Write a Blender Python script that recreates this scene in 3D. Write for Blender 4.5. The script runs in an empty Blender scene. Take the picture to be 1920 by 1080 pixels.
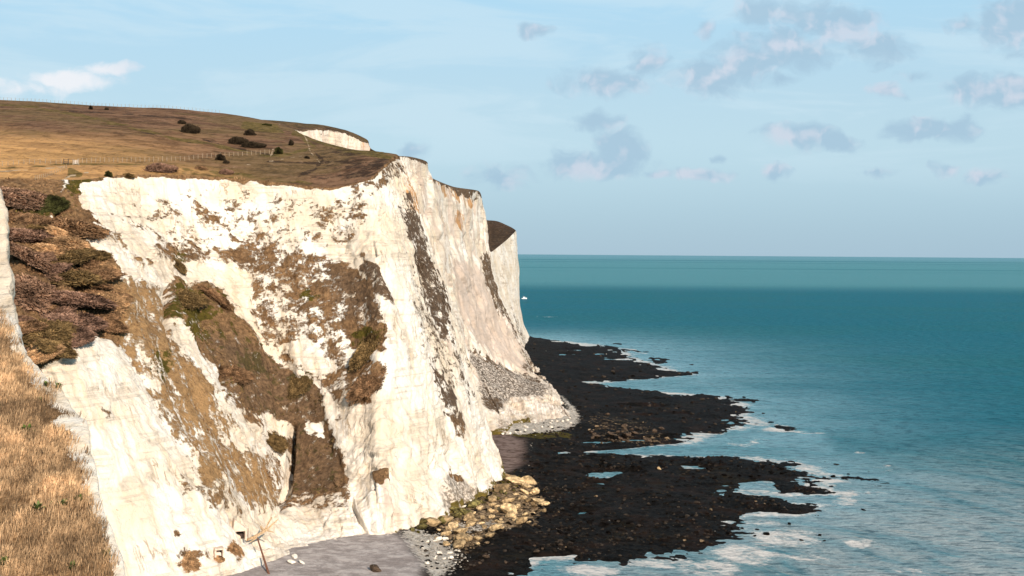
import bpy, math, random
import numpy as np
from mathutils import Vector, Quaternion
from mathutils.bvhtree import BVHTree

random.seed(4)
rng = np.random.default_rng(11)
COL = bpy.context.scene.collection
scene = bpy.context.scene

# ------------------------------------------------------------------ camera geometry
H = 70.0
F = 2667.0
PITCH = math.atan(64 / F)
ROLL = math.radians(0.42)
fw = np.array([0, math.cos(PITCH), -math.sin(PITCH)])
r0 = np.array([1.0, 0, 0])
u0 = np.cross(r0, fw)
rt = math.cos(ROLL) * r0 + math.sin(ROLL) * u0
up = np.cross(rt, fw)
EYE = np.array([0, 0, H])


def ray(px, py):
    px = np.asarray(px, float)
    py = np.asarray(py, float)
    return fw + ((px - 960) / F)[..., None] * rt + ((540 - py) / F)[..., None] * up


def W(px, py, D):
    """world point on the sight line of a surveyed point at ground distance D"""
    r = ray(px, py)
    return EYE + r * (np.asarray(D, float) / r[..., 1])[..., None]


def Z(px, py, z=0.0):
    r = ray(px, py)
    return EYE + r * ((z - H) / r[..., 2])[..., None]


def proj(P):
    d = P - EYE
    q = np.maximum(d @ fw, 1e-6)
    return 960 + F * (d @ rt) / q, 540 - F * (d @ up) / q


# ------------------------------------------------------------------ noise helpers
def _hash(ix, iy, iz, seed):
    h = (ix * 374761393 + iy * 668265263 + iz * 2147483647 + seed * 974711) & 0xFFFFFFFF
    h = ((h ^ (h >> 13)) * 1274126177) & 0xFFFFFFFF
    h = ((h ^ (h >> 16)) * 2246822519) & 0xFFFFFFFF
    return ((h ^ (h >> 15)) & 0xFFFF) / 32767.5 - 1.0


def vnoise(P, seed=0):
    i = np.floor(P).astype(np.int64)
    f = P - i
    f = f * f * f * (f * (f * 6 - 15) + 10)
    out = 0
    for dx in (0, 1):
        wx = f[:, 0] if dx else 1 - f[:, 0]
        for dy in (0, 1):
            wy = f[:, 1] if dy else 1 - f[:, 1]
            for dz in (0, 1):
                wz = f[:, 2] if dz else 1 - f[:, 2]
                out = out + wx * wy * wz * _hash(i[:, 0] + dx, i[:, 1] + dy, i[:, 2] + dz, seed)
    return out


def fbm(P, seed=0, octs=4, gain=0.5):
    a, s, o = 1.0, 0.0, 0
    for k in range(octs):
        o = o + a * vnoise(P * (2.03 ** k) + 17.3 * k, seed + k)
        s += a
        a *= gain
    return o / s


def sstep(a, b, x):
    t = np.clip((x - a) / (b - a), 0, 1)
    return t * t * (3 - 2 * t)


def seg_dist(x, y, pts, closed=False):
    pts = np.asarray(pts, float)
    n = len(pts)
    d = np.full(x.shape, 1e18)
    for k in range(n if closed else n - 1):
        a, b = pts[k], pts[(k + 1) % n]
        ab = b - a
        t = np.clip(((x - a[0]) * ab[0] + (y - a[1]) * ab[1]) / max(ab @ ab, 1e-9), 0, 1)
        d = np.minimum(d, (x - a[0] - t * ab[0]) ** 2 + (y - a[1] - t * ab[1]) ** 2)
    return np.sqrt(d)


def poly_sd(x, y, pts):
    """signed distance, positive inside"""
    pts = np.asarray(pts, float)
    d = seg_dist(x, y, pts, True)
    ins = np.zeros(x.shape, bool)
    n = len(pts)
    for k in range(n):
        a, b = pts[k], pts[(k + 1) % n]
        if a[1] == b[1]:
            continue
        c = (a[1] > y) != (b[1] > y)
        ins ^= c & (x < (b[0] - a[0]) * (y - a[1]) / (b[1] - a[1]) + a[0])
    return np.where(ins, d, -d)


# ------------------------------------------------------------------ mesh helpers
def mesh(name, verts, faces, mats, attrs=None, smooth=True, parent=None):
    me = bpy.data.meshes.new(name)
    verts = np.asarray(verts, np.float32)
    me.vertices.add(len(verts))
    me.vertices.foreach_set('co', verts.ravel())
    groups = faces if isinstance(faces, list) else [faces]
    nl = sum(g.size for g in groups)
    npoly = sum(len(g) for g in groups)
    me.loops.add(nl)
    me.polygons.add(npoly)
    me.loops.foreach_set('vertex_index', np.concatenate([g.ravel() for g in groups]).astype(np.int32))
    tot = np.concatenate([np.full(len(g), g.shape[1]) for g in groups]).astype(np.int32)
    st = np.concatenate([[0], np.cumsum(tot)[:-1]]).astype(np.int32)
    me.polygons.foreach_set('loop_start', st)
    me.polygons.foreach_set('loop_total', tot)
    me.polygons.foreach_set('use_smooth', np.full(npoly, smooth))
    for k, v in (attrs or {}).items():
        v = np.asarray(v, np.float32)
        if v.ndim == 1:
            me.attributes.new(k, 'FLOAT', 'POINT').data.foreach_set('value', v)
        else:
            me.attributes.new(k, 'FLOAT_VECTOR', 'POINT').data.foreach_set('vector', v.ravel())
    me.update(calc_edges=True)
    me.validate()
    for m in mats if isinstance(mats, (list, tuple)) else [mats]:
        me.materials.append(m)
    o = bpy.data.objects.new(name, me)
    COL.objects.link(o)
    if parent is not None:
        o.parent = parent
    return o


def tag(o, label, cat, group=None, kind=None):
    o['label'] = label
    o['category'] = cat
    if group:
        o['group'] = group
    if kind:
        o['kind'] = kind
    return o


def empty(name, loc=(0, 0, 0)):
    o = bpy.data.objects.new(name, None)
    o.location = loc
    o.empty_display_size = 0.3
    COL.objects.link(o)
    return o


def grid_faces(nr, nc):
    i = np.arange((nr - 1) * nc).reshape(nr - 1, nc)[:, :-1].ravel()
    return np.stack([i, i + nc, i + nc + 1, i + 1], 1)


def catmull(C, t):
    """C: (n, ...) controls; t: samples in 0..n-1"""
    n = len(C)
    k = np.clip(np.floor(t).astype(int), 0, n - 2)
    f = (t - k).reshape((-1,) + (1,) * (C.ndim - 1))
    p1, p2 = C[k], C[k + 1]
    p0 = np.where((k == 0).reshape(f.shape), 2 * p1 - p2, C[np.maximum(k - 1, 0)])
    p3 = np.where((k == n - 2).reshape(f.shape), 2 * p2 - p1, C[np.minimum(k + 2, n - 1)])
    tens = 0.36
    m1 = tens * (p2 - p0)
    m2 = tens * (p3 - p1)
    return ((2 * f**3 - 3 * f**2 + 1) * p1 + (f**3 - 2 * f**2 + f) * m1
            + (-2 * f**3 + 3 * f**2) * p2 + (f**3 - f**2) * m2)


def chord_samples(C, n):
    """parameter samples along axis 0 of control net, spaced by mean chord"""
    d = np.linalg.norm(np.diff(C, axis=0), axis=-1)
    d = d.reshape(len(d), -1).mean(1)
    s = np.concatenate([[0], np.cumsum(d)])
    return np.interp(np.linspace(0, s[-1], n), s, np.arange(len(C)))


def normals(P):
    du = np.gradient(P, axis=1)
    dv = np.gradient(P, axis=0)
    n = np.cross(du, dv)
    n /= np.maximum(np.linalg.norm(n, axis=-1, keepdims=True), 1e-9)
    if (n * (EYE - P)).sum(-1).mean() < 0:
        n = -n
    return n


# ------------------------------------------------------------------ material helpers
class NT:
    def __init__(self, name):
        self.m = bpy.data.materials.new(name)
        self.m.use_nodes = True
        self.t = self.m.node_tree
        self.t.nodes.clear()
        self.out = self.t.nodes.new('ShaderNodeOutputMaterial')

    def n(self, typ, **kw):
        nd = self.t.nodes.new(typ)
        for k, v in kw.items():
            setattr(nd, k, v)
        return nd

    def put(self, sock, v):
        if v is None:
            return
        if hasattr(v, 'is_output') or isinstance(v, bpy.types.NodeSocket):
            self.t.links.new(v, sock)
        elif isinstance(v, (tuple, list)) and len(v) == 3 and sock.type == 'RGBA':
            sock.default_value = (*v, 1)
        else:
            sock.default_value = v

    def math(self, op, a, b=None, c=None, clamp=False):
        nd = self.n('ShaderNodeMath', operation=op, use_clamp=clamp)
        self.put(nd.inputs[0], a)
        self.put(nd.inputs[1], b)
        self.put(nd.inputs[2], c)
        return nd.outputs[0]

    def vm(self, op, a, b=None):
        nd = self.n('ShaderNodeVectorMath', operation=op)
        self.put(nd.inputs[0], a)
        self.put(nd.inputs[1], b)
        return nd.outputs[0]

    def attr(self, name, vec=False):
        nd = self.n('ShaderNodeAttribute', attribute_name=name)
        return nd.outputs['Vector' if vec else 'Fac']

    def pos(self):
        return self.n('ShaderNodeNewGeometry').outputs['Position']

    def noise(self, vec, scale, detail=4, rough=0.55, dist=0.0, dim='3D', raw=False):
        nd = self.n('ShaderNodeTexNoise', noise_dimensions=dim)
        self.put(nd.inputs['Vector'], vec)
        self.put(nd.inputs['Scale'], scale)
        self.put(nd.inputs['Detail'], detail)
        self.put(nd.inputs['Roughness'], rough)
        self.put(nd.inputs['Distortion'], dist)
        if raw:
            return nd.outputs[0]
        return self.math('ADD', self.math('MULTIPLY', self.math('SUBTRACT', nd.outputs[0], 0.5), 1.9), 0.5)

    def voro(self, vec, scale, feature='F1', rand=1.0):
        nd = self.n('ShaderNodeTexVoronoi', feature=feature)
        self.put(nd.inputs['Vector'], vec)
        self.put(nd.inputs['Scale'], scale)
        return nd.outputs['Distance']

    def step(self, x, a, b, lo=0.0, hi=1.0):
        nd = self.n('ShaderNodeMapRange', interpolation_type='SMOOTHSTEP')
        self.put(nd.inputs[0], x)
        for k, v in zip((1, 2, 3, 4), (a, b, lo, hi)):
            self.put(nd.inputs[k], v)
        return nd.outputs[0]

    def mix(self, f, a, b, blend='MIX'):
        nd = self.n('ShaderNodeMix', data_type='RGBA', blend_type=blend)
        self.put(nd.inputs[0], f)
        self.put(nd.inputs[6], a)
        self.put(nd.inputs[7], b)
        return nd.outputs[2]

    def bump(self, h, strength, dist, normal=None):
        nd = self.n('ShaderNodeBump')
        self.put(nd.inputs['Height'], h)
        self.put(nd.inputs['Strength'], strength)
        self.put(nd.inputs['Distance'], dist)
        self.put(nd.inputs['Normal'], normal)
        return nd.outputs[0]

    def bsdf(self, color, rough=0.9, normal=None, spec=0.2, **kw):
        b = self.n('ShaderNodeBsdfPrincipled')
        self.put(b.inputs['Base Color'], color)
        self.put(b.inputs['Roughness'], rough)
        self.put(b.inputs['Normal'], normal)
        self.put(b.inputs['Specular IOR Level'], spec)
        for k, v in kw.items():
            self.put(b.inputs[k], v)
        self.t.links.new(b.outputs[0], self.out.inputs['Surface'])
        return self.m


def chalk_material():
    t = NT('chalk')
    P = t.pos()
    veg, green, dark = t.attr('veg'), t.attr('green'), t.attr('dark')
    stain, scree, algae, tan = t.attr('stain'), t.attr('scree'), t.attr('algae'), t.attr('tan')
    flow = t.attr('flow', True)
    sx = t.n('ShaderNodeSeparateXYZ')
    t.put(sx.inputs[0], P)
    # bare chalk
    big = t.noise(P, 0.06, 4, 0.6)
    fine = t.noise(P, 0.55, 8, 0.65)
    stre = t.noise(t.vm('MULTIPLY', flow, (1.0, 0.07, 1.0)), 0.45, 6, 0.62)
    col = t.mix(t.step(big, 0.30, 0.72), (0.76, 0.695, 0.61), (0.655, 0.55, 0.425))
    col = t.mix(t.step(stre, 0.52, 0.74, 0, 0.55), col, (0.60, 0.47, 0.32))
    col = t.mix(t.step(fine, 0.54, 0.72, 0, 0.5), col, (0.62, 0.55, 0.46))
    # flint bands: thin broken horizontal beds
    zz = t.math('ADD', sx.outputs[2], t.math('MULTIPLY', t.noise(P, 0.05, 2), 2.5))
    bed = t.noise(t.vm('MULTIPLY', P, (0.02, 0.02, 1.0)), 0.9, 5, 0.7)
    bedl = t.math('MULTIPLY', t.step(bed, 0.58, 0.66, 0, 0.6), t.step(t.noise(P, 0.12, 4), 0.42, 0.6))
    col = t.mix(bedl, col, (0.52, 0.44, 0.35))
    # joints and cracks
    fz = t.noise(t.vm('MULTIPLY', flow, (1.0, 0.22, 1.0)), 0.30, 6, 0.6, 0.4)
    crk = t.math('MULTIPLY', t.step(t.math('ABSOLUTE', t.math('SUBTRACT', fz, 0.5)), 0.012, 0.03, 1, 0), t.step(t.noise(P, 0.07, 5, 0.65), 0.55, 0.8))
    col = t.mix(t.math('MULTIPLY', crk, 0.75), col, (0.36, 0.25, 0.15))
    pit = t.step(t.noise(t.vm('MULTIPLY', P, (1, 1, 1.5)), 1.1, 5, 0.6), 0.80, 0.92)
    col = t.mix(t.math('MULTIPLY', pit, t.step(t.noise(P, 0.06, 4), 0.45, 0.65, 0, 0.75)), col, (0.22, 0.13, 0.075))
    # iron staining
    sn = t.step(t.math('ADD', stre, t.math('MULTIPLY', t.math('SUBTRACT', stain, 0.5), 1.25)), 0.44, 0.62)
    col = t.mix(sn, col, (0.46, 0.25, 0.11))
    # weathered tan chalk
    tn = t.step(t.math('ADD', t.noise(t.vm('MULTIPLY', flow, (1, 0.12, 1)), 0.25, 7, 0.65), t.math('MULTIPLY', t.math('SUBTRACT', tan, 0.5), 1.25)), 0.4, 0.66)
    col = t.mix(t.math('MULTIPLY', tn, 0.8), col, (0.50, 0.39, 0.315))
    # rubble fans: pale and dark stones
    sc = t.noise(P, 0.9, 6, 0.7)
    scc = t.mix(t.step(sc, 0.45, 0.62), (0.10, 0.075, 0.055), (0.58, 0.50, 0.42))
    col = t.mix(scree, col, scc)
    # plants
    n1 = t.noise(t.vm('MULTIPLY', P, (1, 1, 1.35)), 0.24, 10, 0.68)
    n2 = t.noise(t.vm('MULTIPLY', flow, (1.0, 0.16, 1.0)), 0.42, 8, 0.66)
    n3 = t.noise(P, 1.0, 6, 0.7)
    sk = t.attr('streak')
    n1w = t.math('MULTIPLY', t.math('SUBTRACT', n1, 0.5), t.math('SUBTRACT', 0.95, t.math('MULTIPLY', sk, 0.5)))
    n2w = t.math('MULTIPLY', t.math('SUBTRACT', n2, 0.5), t.math('ADD', 0.15, t.math('MULTIPLY', sk, 0.75)))
    nn = t.math('ADD', t.math('ADD', 0.5, n1w), t.math('ADD', n2w, t.math('MULTIPLY', t.math('SUBTRACT', n3, 0.5), 0.55)))
    msk = t.step(t.math('ADD', nn, t.math('MULTIPLY', t.math('SUBTRACT', veg, 0.5), 1.15)), 0.42, 0.60)
    vn = t.noise(P, 0.75, 8, 0.72)
    vn2 = t.noise(t.vm('ADD', P, (40, 9, 3)), 0.11, 5, 0.6)
    vc = t.mix(t.step(vn, 0.15, 0.85), (0.105, 0.056, 0.027), (0.40, 0.235, 0.115))
    vc = t.mix(t.math('MULTIPLY', t.attr('streak'), t.step(vn, 0.1, 0.7, 0.25, 0.8)), vc, (0.50, 0.30, 0.135))
    vc = t.mix(t.step(vn2, 0.45, 0.9, 0, 0.6), vc, (0.13, 0.078, 0.042))
    gm = t.step(t.math('ADD', t.noise(P, 0.3, 8, 0.68), t.math('MULTIPLY', t.math('SUBTRACT', green, 0.5), 1.25)), 0.45, 0.6)
    vc = t.mix(gm, vc, t.mix(vn, (0.035, 0.028, 0.006), (0.17, 0.13, 0.025)))
    vc = t.mix(dark, vc, t.mix(vn, (0.06, 0.042, 0.03), (0.17, 0.12, 0.085)))
    col = t.mix(msk, col, vc)
    am = t.step(t.math('ADD', n1, t.math('MULTIPLY', t.math('SUBTRACT', algae, 0.5), 1.25)), 0.46, 0.56)
    col = t.mix(am, col, t.mix(vn, (0.05, 0.045, 0.008), (0.22, 0.15, 0.04)))
    h = t.math('ADD', t.math('MULTIPLY', t.noise(P, 0.8, 8, 0.7), 0.55), t.math('MULTIPLY', msk, 0.45))
    h = t.math('ADD', h, t.math('MULTIPLY', t.math('MULTIPLY', msk, t.noise(P, 1.6, 5, 0.7)), 1.6))
    h = t.math('SUBTRACT', h, t.math('MULTIPLY', crk, 0.6))
    h = t.math('SUBTRACT', h, t.math('MULTIPLY', bedl, 0.25))
    return t.bsdf(col, 0.95, t.bump(h, 0.75, 0.8), 0.1)


def hill_material():
    t = NT('hill_turf')
    P = t.pos()
    gold, green, bare, dark = t.attr('gold'), t.attr('green'), t.attr('bare'), t.attr('dark')
    st = t.noise(t.vm('MULTIPLY', P, (0.10, 0.30, 0.6)), 0.5, 8, 0.7)
    fn = t.noise(t.vm('MULTIPLY', P, (0.35, 0.22, 0.5)), 1.0, 8, 0.75)
    bg = t.noise(P, 0.018, 4, 0.6)
    c = t.mix(t.step(st, 0.36, 0.66), (0.108, 0.056, 0.032), (0.235, 0.128, 0.073))
    c = t.mix(t.step(bg, 0.40, 0.62, 0, 0.55), c, (0.150, 0.105, 0.042))
    c = t.mix(t.math('MULTIPLY', gold, t.step(st, 0.25, 0.7, 0.55, 1)), c, (0.68, 0.37, 0.14))
    g = t.step(t.math('ADD', t.noise(P, 0.08, 7, 0.65), t.math('MULTIPLY', t.math('SUBTRACT', green, 0.5), 1.25)), 0.44, 0.6)
    c = t.mix(t.math('MULTIPLY', g, 0.85), c, t.mix(fn, (0.06, 0.046, 0.014), (0.19, 0.135, 0.036)))
    d = t.step(t.math('ADD', t.noise(P, 0.15, 7, 0.7), t.math('MULTIPLY', t.math('SUBTRACT', dark, 0.5), 1.25)), 0.45, 0.58)
    c = t.mix(t.math('MULTIPLY', d, 0.85), c, (0.040, 0.024, 0.016))
    b = t.step(t.math('ADD', t.noise(P, 0.3, 7, 0.7), t.math('MULTIPLY', t.math('SUBTRACT', bare, 0.5), 1.25)), 0.46, 0.55)
    c = t.mix(b, c, (0.46, 0.34, 0.22))
    c = t.mix(t.step(fn, 0.5, 0.75, 0, 0.45), c, (0.26, 0.16, 0.09))
    c = t.mix(t.step(fn, 0.5, 0.3, 0, 0.45), c, (0.035, 0.022, 0.012))
    return t.bsdf(c, 1.0, t.bump(fn, 0.8, 0.8), 0.05)


def reef_material(rock=False):
    t = NT('boulder_rock' if rock else 'shore_rock')
    P = t.pos()
    sand, white, tan, algae, peb = (t.attr(k) for k in ('sand', 'white', 'tan', 'algae', 'pebble'))
    n = t.noise(P, 0.9, 7, 0.7)
    n2 = t.noise(P, 0.10, 5, 0.65)
    c = t.mix(t.step(n, 0.3, 1.0), (0.0026, 0.0021, 0.0018), (0.032, 0.0255, 0.020))
    c = t.mix(t.step(n2, 0.45, 0.8, 0, 0.75), c, (0.030, 0.017, 0.012))
    c = t.mix(t.step(t.noise(t.vm('MULTIPLY', P, (0.05, 0.03, 1)), 1.0, 7, 0.7), 0.6, 0.85, 0, 0.6), c, (0.030, 0.022, 0.009))
    c = t.mix(t.step(t.noise(P, 2.2, 5, 0.7), 0.80, 0.95, 0, 0.35), c, (0.07, 0.05, 0.04))
    lf = t.attr('lift')
    c = t.mix(t.math('MULTIPLY', lf, 0.9), c, t.mix(n, (0.045, 0.034, 0.026), (0.15, 0.115, 0.088)))
    tm = t.step(t.math('ADD', t.noise(P, 0.4, 8, 0.72), t.math('MULTIPLY', t.math('SUBTRACT', tan, 0.5), 1.25)), 0.46, 0.58)
    c = t.mix(tm, c, t.mix(t.step(n, 0.35, 0.65), (0.11, 0.072, 0.038), (0.44, 0.31, 0.19)))
    am = t.step(t.math('ADD', t.noise(P, 0.3, 7, 0.7), t.math('MULTIPLY', t.math('SUBTRACT', algae, 0.5), 1.25)), 0.46, 0.58)
    c = t.mix(am, c, t.mix(n, (0.02, 0.02, 0.004), (0.16, 0.12, 0.02)))
    wm = t.step(t.math('ADD', t.noise(P, 0.8, 8, 0.75), t.math('MULTIPLY', t.math('SUBTRACT', white, 0.5), 1.25)), 0.47, 0.54)
    c = t.mix(wm, c, t.mix(t.step(n, 0.3, 0.7), (0.46, 0.40, 0.33), (0.74, 0.68, 0.60)))
    sn = t.noise(t.vm('MULTIPLY', P, (0.8, 0.9, 1)), 0.35, 10, 0.72)
    sc = t.mix(t.step(sn, 0.32, 0.7), (0.27, 0.232, 0.215), (0.46, 0.405, 0.375))
    sc = t.mix(t.step(t.noise(P, 3.0, 5, 0.8), 0.62, 0.75, 0, 0.6), sc, (0.62, 0.56, 0.5))
    sc = t.mix(t.step(t.noise(t.vm('MULTIPLY', P, (0.06, 0.10, 1)), 1.0, 5, 0.6), 0.5, 0.8, 0, 0.6), sc, (0.22, 0.182, 0.165))
    sc = t.mix(t.step(t.noise(P, 1.6, 6, 0.75), 0.82, 0.92, 0, 0.7), sc, (0.05, 0.035, 0.028))
    c = t.mix(sand, c, sc)
    c = t.mix(peb, c, t.mix(t.step(sn, 0.4, 0.6), (0.15, 0.10, 0.085), (0.30, 0.22, 0.19)))
    wet = t.math('MAXIMUM', t.math('MAXIMUM', sand, wm), t.math('MAXIMUM', tm, peb))
    r = t.mix(wet, (0.7, 0.7, 0.7), (0.95, 0.95, 0.95))
    h = t.math('ADD', n, t.math('MULTIPLY', t.noise(P, 3.5, 4, 0.7), 0.35))
    h = t.mix(sand, h, t.math('MULTIPLY', sn, 0.35))
    return t.bsdf(c, r, t.bump(h, 1.0, 1.0), 0.04)


def sea_material():
    t = NT('sea_water')
    P = t.pos()
    foam, pale, silt, deep = t.attr('foam'), t.attr('pale'), t.attr('silt'), t.attr('deep')
    sx = t.n('ShaderNodeSeparateXYZ')
    t.put(sx.inputs[0], P)
    c = t.mix(deep, (0.010, 0.172, 0.210), (0.000, 0.124, 0.172))
    big = t.noise(t.vm('MULTIPLY', P, (0.0022, 0.006, 1)), 1.0, 5, 0.6)
    c = t.mix(t.step(big, 0.42, 0.66, 0, 0.5), c, (0.004, 0.125, 0.140))
    # far bands: lighter water and cloud shadow painted into the base colour
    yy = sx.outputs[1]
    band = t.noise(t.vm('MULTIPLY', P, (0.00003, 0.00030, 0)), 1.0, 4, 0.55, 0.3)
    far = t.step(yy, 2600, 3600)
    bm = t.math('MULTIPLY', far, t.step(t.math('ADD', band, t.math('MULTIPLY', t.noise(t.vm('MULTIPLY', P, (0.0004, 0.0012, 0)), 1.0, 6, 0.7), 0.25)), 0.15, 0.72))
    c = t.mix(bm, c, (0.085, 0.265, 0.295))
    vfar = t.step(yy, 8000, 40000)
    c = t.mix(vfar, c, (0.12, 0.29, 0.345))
    patch = t.noise(t.vm('MULTIPLY', P, (0.03, 0.05, 1)), 1.0, 6, 0.62)
    c = t.mix(t.math('MULTIPLY', pale, t.step(patch, 0.3, 0.6, 0.6, 1.0)), c, (0.19, 0.36, 0.42))  # calm water by the reef: sky reflection painted into the colour
    cr_ = t.n('ShaderNodeVectorRotate', rotation_type='Z_AXIS')
    t.put(cr_.inputs['Vector'], P)
    cr_.inputs['Angle'].default_value = math.radians(-32)
    CP = cr_.outputs[0]
    sm = t.math('MULTIPLY', silt, t.step(t.noise(t.vm('MULTIPLY', CP, (0.075, 0.022, 1)), 1.0, 8, 0.68, 0.8), 0.05, 0.75))
    c = t.mix(t.math('MULTIPLY', sm, 0.85), c, (0.40, 0.435, 0.43))
    c = t.mix(t.math('MULTIPLY', silt, t.step(t.noise(t.vm('MULTIPLY', CP, (0.16, 0.035, 1)), 1.0, 9, 0.72, 0.8), 0.66, 0.95, 0, 0.8)), c, (0.50, 0.42, 0.31))
    # ripple shade and highlights painted as broken darker and lighter strokes
    rp = t.noise(t.vm('MULTIPLY', P, (0.16, 0.34, 1)), 1.0, 6, 0.72)
    c = t.mix(t.step(rp, 0.5, 0.30, 0, 0.6), c, (0.0, 0.05, 0.075))
    c = t.mix(t.step(rp, 0.54, 0.74, 0, 0.42), c, (0.03, 0.19, 0.24))
    f1 = t.noise(t.vm('MULTIPLY', CP, (0.13, 0.05, 1)), 1.0, 5, 0.6, 1.0)
    f2 = t.noise(t.vm('MULTIPLY', P, (0.55, 0.55, 1)), 1.0, 9, 0.74, 0.5)
    fn = t.math('ADD', t.math('MULTIPLY', f1, 0.5), t.math('MULTIPLY', f2, 0.5))
    fm = t.step(t.math('ADD', fn, t.math('MULTIPLY', t.math('SUBTRACT', foam, 0.5), 1.25)), 0.46, 0.74)
    c = t.mix(t.math('MULTIPLY', fm, 0.92), c, (0.72, 0.67, 0.62))
    w1 = t.noise(t.vm('MULTIPLY', P, (0.20, 0.32, 1)), 1.0, 7, 0.66)
    w2 = t.noise(t.vm('MULTIPLY', CP, (0.10, 0.03, 1)), 1.0, 5, 0.6, 0.5)
    h = t.math('ADD', t.math('MULTIPLY', w1, 0.8), t.math('MULTIPLY', w2, 1.4))
    r = t.math('ADD', 0.26, t.math('MULTIPLY', fm, 0.5))
    spc = t.math('ADD', 0.0006, t.math('MULTIPLY', t.math('POWER', pale, 3.0), 0.09))
    return t.bsdf(c, r, t.bump(h, 1.0, 1.6), spc)


def plain(name, col, var=0.35, scale=3.0, rough=0.9, bump=0.4, spec=0.15, tone=False, each=False):
    t = NT(name)
    P = t.n('ShaderNodeTexCoord').outputs['Object']
    n = t.noise(P, scale, 6, 0.65)
    lo = tuple(c * (1 - var) for c in col)
    hi = tuple(min(1, c * (1 + var)) for c in col)
    c = t.mix(t.step(n, 0.3, 0.7), lo, hi)
    if tone:
        a = t.attr('tone')
        c = t.mix(a, t.mix(1.0, c, (0.32, 0.29, 0.27), 'MULTIPLY'), t.mix(1.0, c, (1.7, 1.6, 1.5), 'MULTIPLY'))
    if each:
        rn = t.n('ShaderNodeObjectInfo').outputs['Random']
        c = t.mix(rn, t.mix(1.0, c, (0.45, 0.43, 0.42), 'MULTIPLY'), t.mix(1.0, c, (1.5, 1.55, 1.65), 'MULTIPLY'))
    return t.bsdf(c, rough, t.bump(n, bump, 0.2), spec)


M_CHALK = chalk_material()
M_HILL = hill_material()
M_REEF = reef_material()
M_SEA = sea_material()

# ------------------------------------------------------------------ cliff surfaces
A_COLS = [
    [(-480, 333, 378), (-470, 415, 348), (-450, 510, 322), (-420, 595, 304), (-390, 650, 294), (-360, 690, 290), (-320, 820, 286), (-280, 960, 281), (-250, 1135, 273)],
    [(-150, 333, 376), (-130, 415, 346), (-100, 510, 320), (-50, 595, 302), (0, 650, 293), (40, 690, 289), (100, 820, 285), (150, 960, 280), (185, 1135, 272)],
    [(-70, 335, 375), (-50, 420, 345), (-10, 520, 318), (40, 605, 300), (85, 655, 291), (106, 690, 287), (150, 800, 284), (190, 950, 280), (230, 1130, 272)],
    [(60, 335, 380), (80, 420, 352), (110, 510, 328), (138, 580, 312), (165, 628, 301), (190, 690, 298), (240, 840, 292), (305, 1000, 286), (345, 1105, 283)],
    [(150, 337, 385), (175, 430, 362), (215, 520, 340), (235, 590, 325), (250, 670, 313), (300, 780, 307), (360, 910, 300), (410, 1020, 296), (440, 1078, 296)],
    [(230, 328, 400), (255, 430, 383), (285, 500, 368), (330, 600, 352), (375, 700, 342), (420, 800, 335), (460, 900, 328), (500, 1000, 322), (530, 1047, 313)],
    [(310, 328, 410), (330, 440, 398), (355, 520, 386), (400, 620, 374), (440, 720, 364), (480, 810, 356), (515, 900, 348), (545, 985, 335), (572, 1035, 319)],
    [(420, 333, 420), (440, 450, 410), (470, 550, 400), (500, 650, 390), (520, 750, 380), (532, 850, 370), (542, 920, 358), (582, 985, 338), (612, 1022, 326)],
    [(530, 343, 418), (545, 450, 408), (570, 550, 397), (590, 650, 387), (605, 750, 377), (615, 850, 366), (625, 930, 350), (640, 980, 338), (650, 1004, 334)],
    [(620, 352, 416), (640, 450, 406), (655, 550, 396), (665, 650, 385), (668, 750, 370), (665, 850, 360), (668, 930, 350), (675, 980, 340), (684, 1000, 337)],
    [(690, 336, 418), (700, 430, 405), (712, 500, 393), (720, 570, 385), (722, 650, 375), (715, 750, 365), (715, 850, 354), (722, 930, 345), (732, 1002, 338)],
    [(720, 312, 432), (735, 400, 418), (755, 500, 406), (775, 600, 396), (790, 700, 387), (795, 800, 375), (800, 900, 362), (812, 950, 356), (820, 975, 356)],
    [(735, 298, 450), (760, 380, 440), (785, 480, 430), (815, 580, 422), (840, 680, 412), (860, 780, 402), (880, 870, 395), (893, 915, 392), (898, 932, 391)],
    [(742, 295, 465), (775, 365, 458), (802, 450, 452), (832, 540, 448), (860, 620, 445), (882, 690, 443), (906, 770, 441), (928, 840, 440), (942, 885, 438)],
    [(748, 295, 490), (770, 380, 500), (800, 480, 505), (830, 580, 505), (855, 680, 500), (880, 760, 495), (900, 820, 490), (910, 840, 488), (918, 852, 486)],
]


def lincol(px, py, D, dx=8.0, dy=-14.0, zf=1.5, n=9):
    P = W(px, py, D)
    Q = np.array([P[0] + dx, P[1] + dy, zf])
    t = np.linspace(0, 1, n)[:, None]
    return P * (1 - t) + Q * t


def pcol(c):
    c = np.array(c, float)
    return W(c[:, 0], c[:, 1], c[:, 2])


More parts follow.
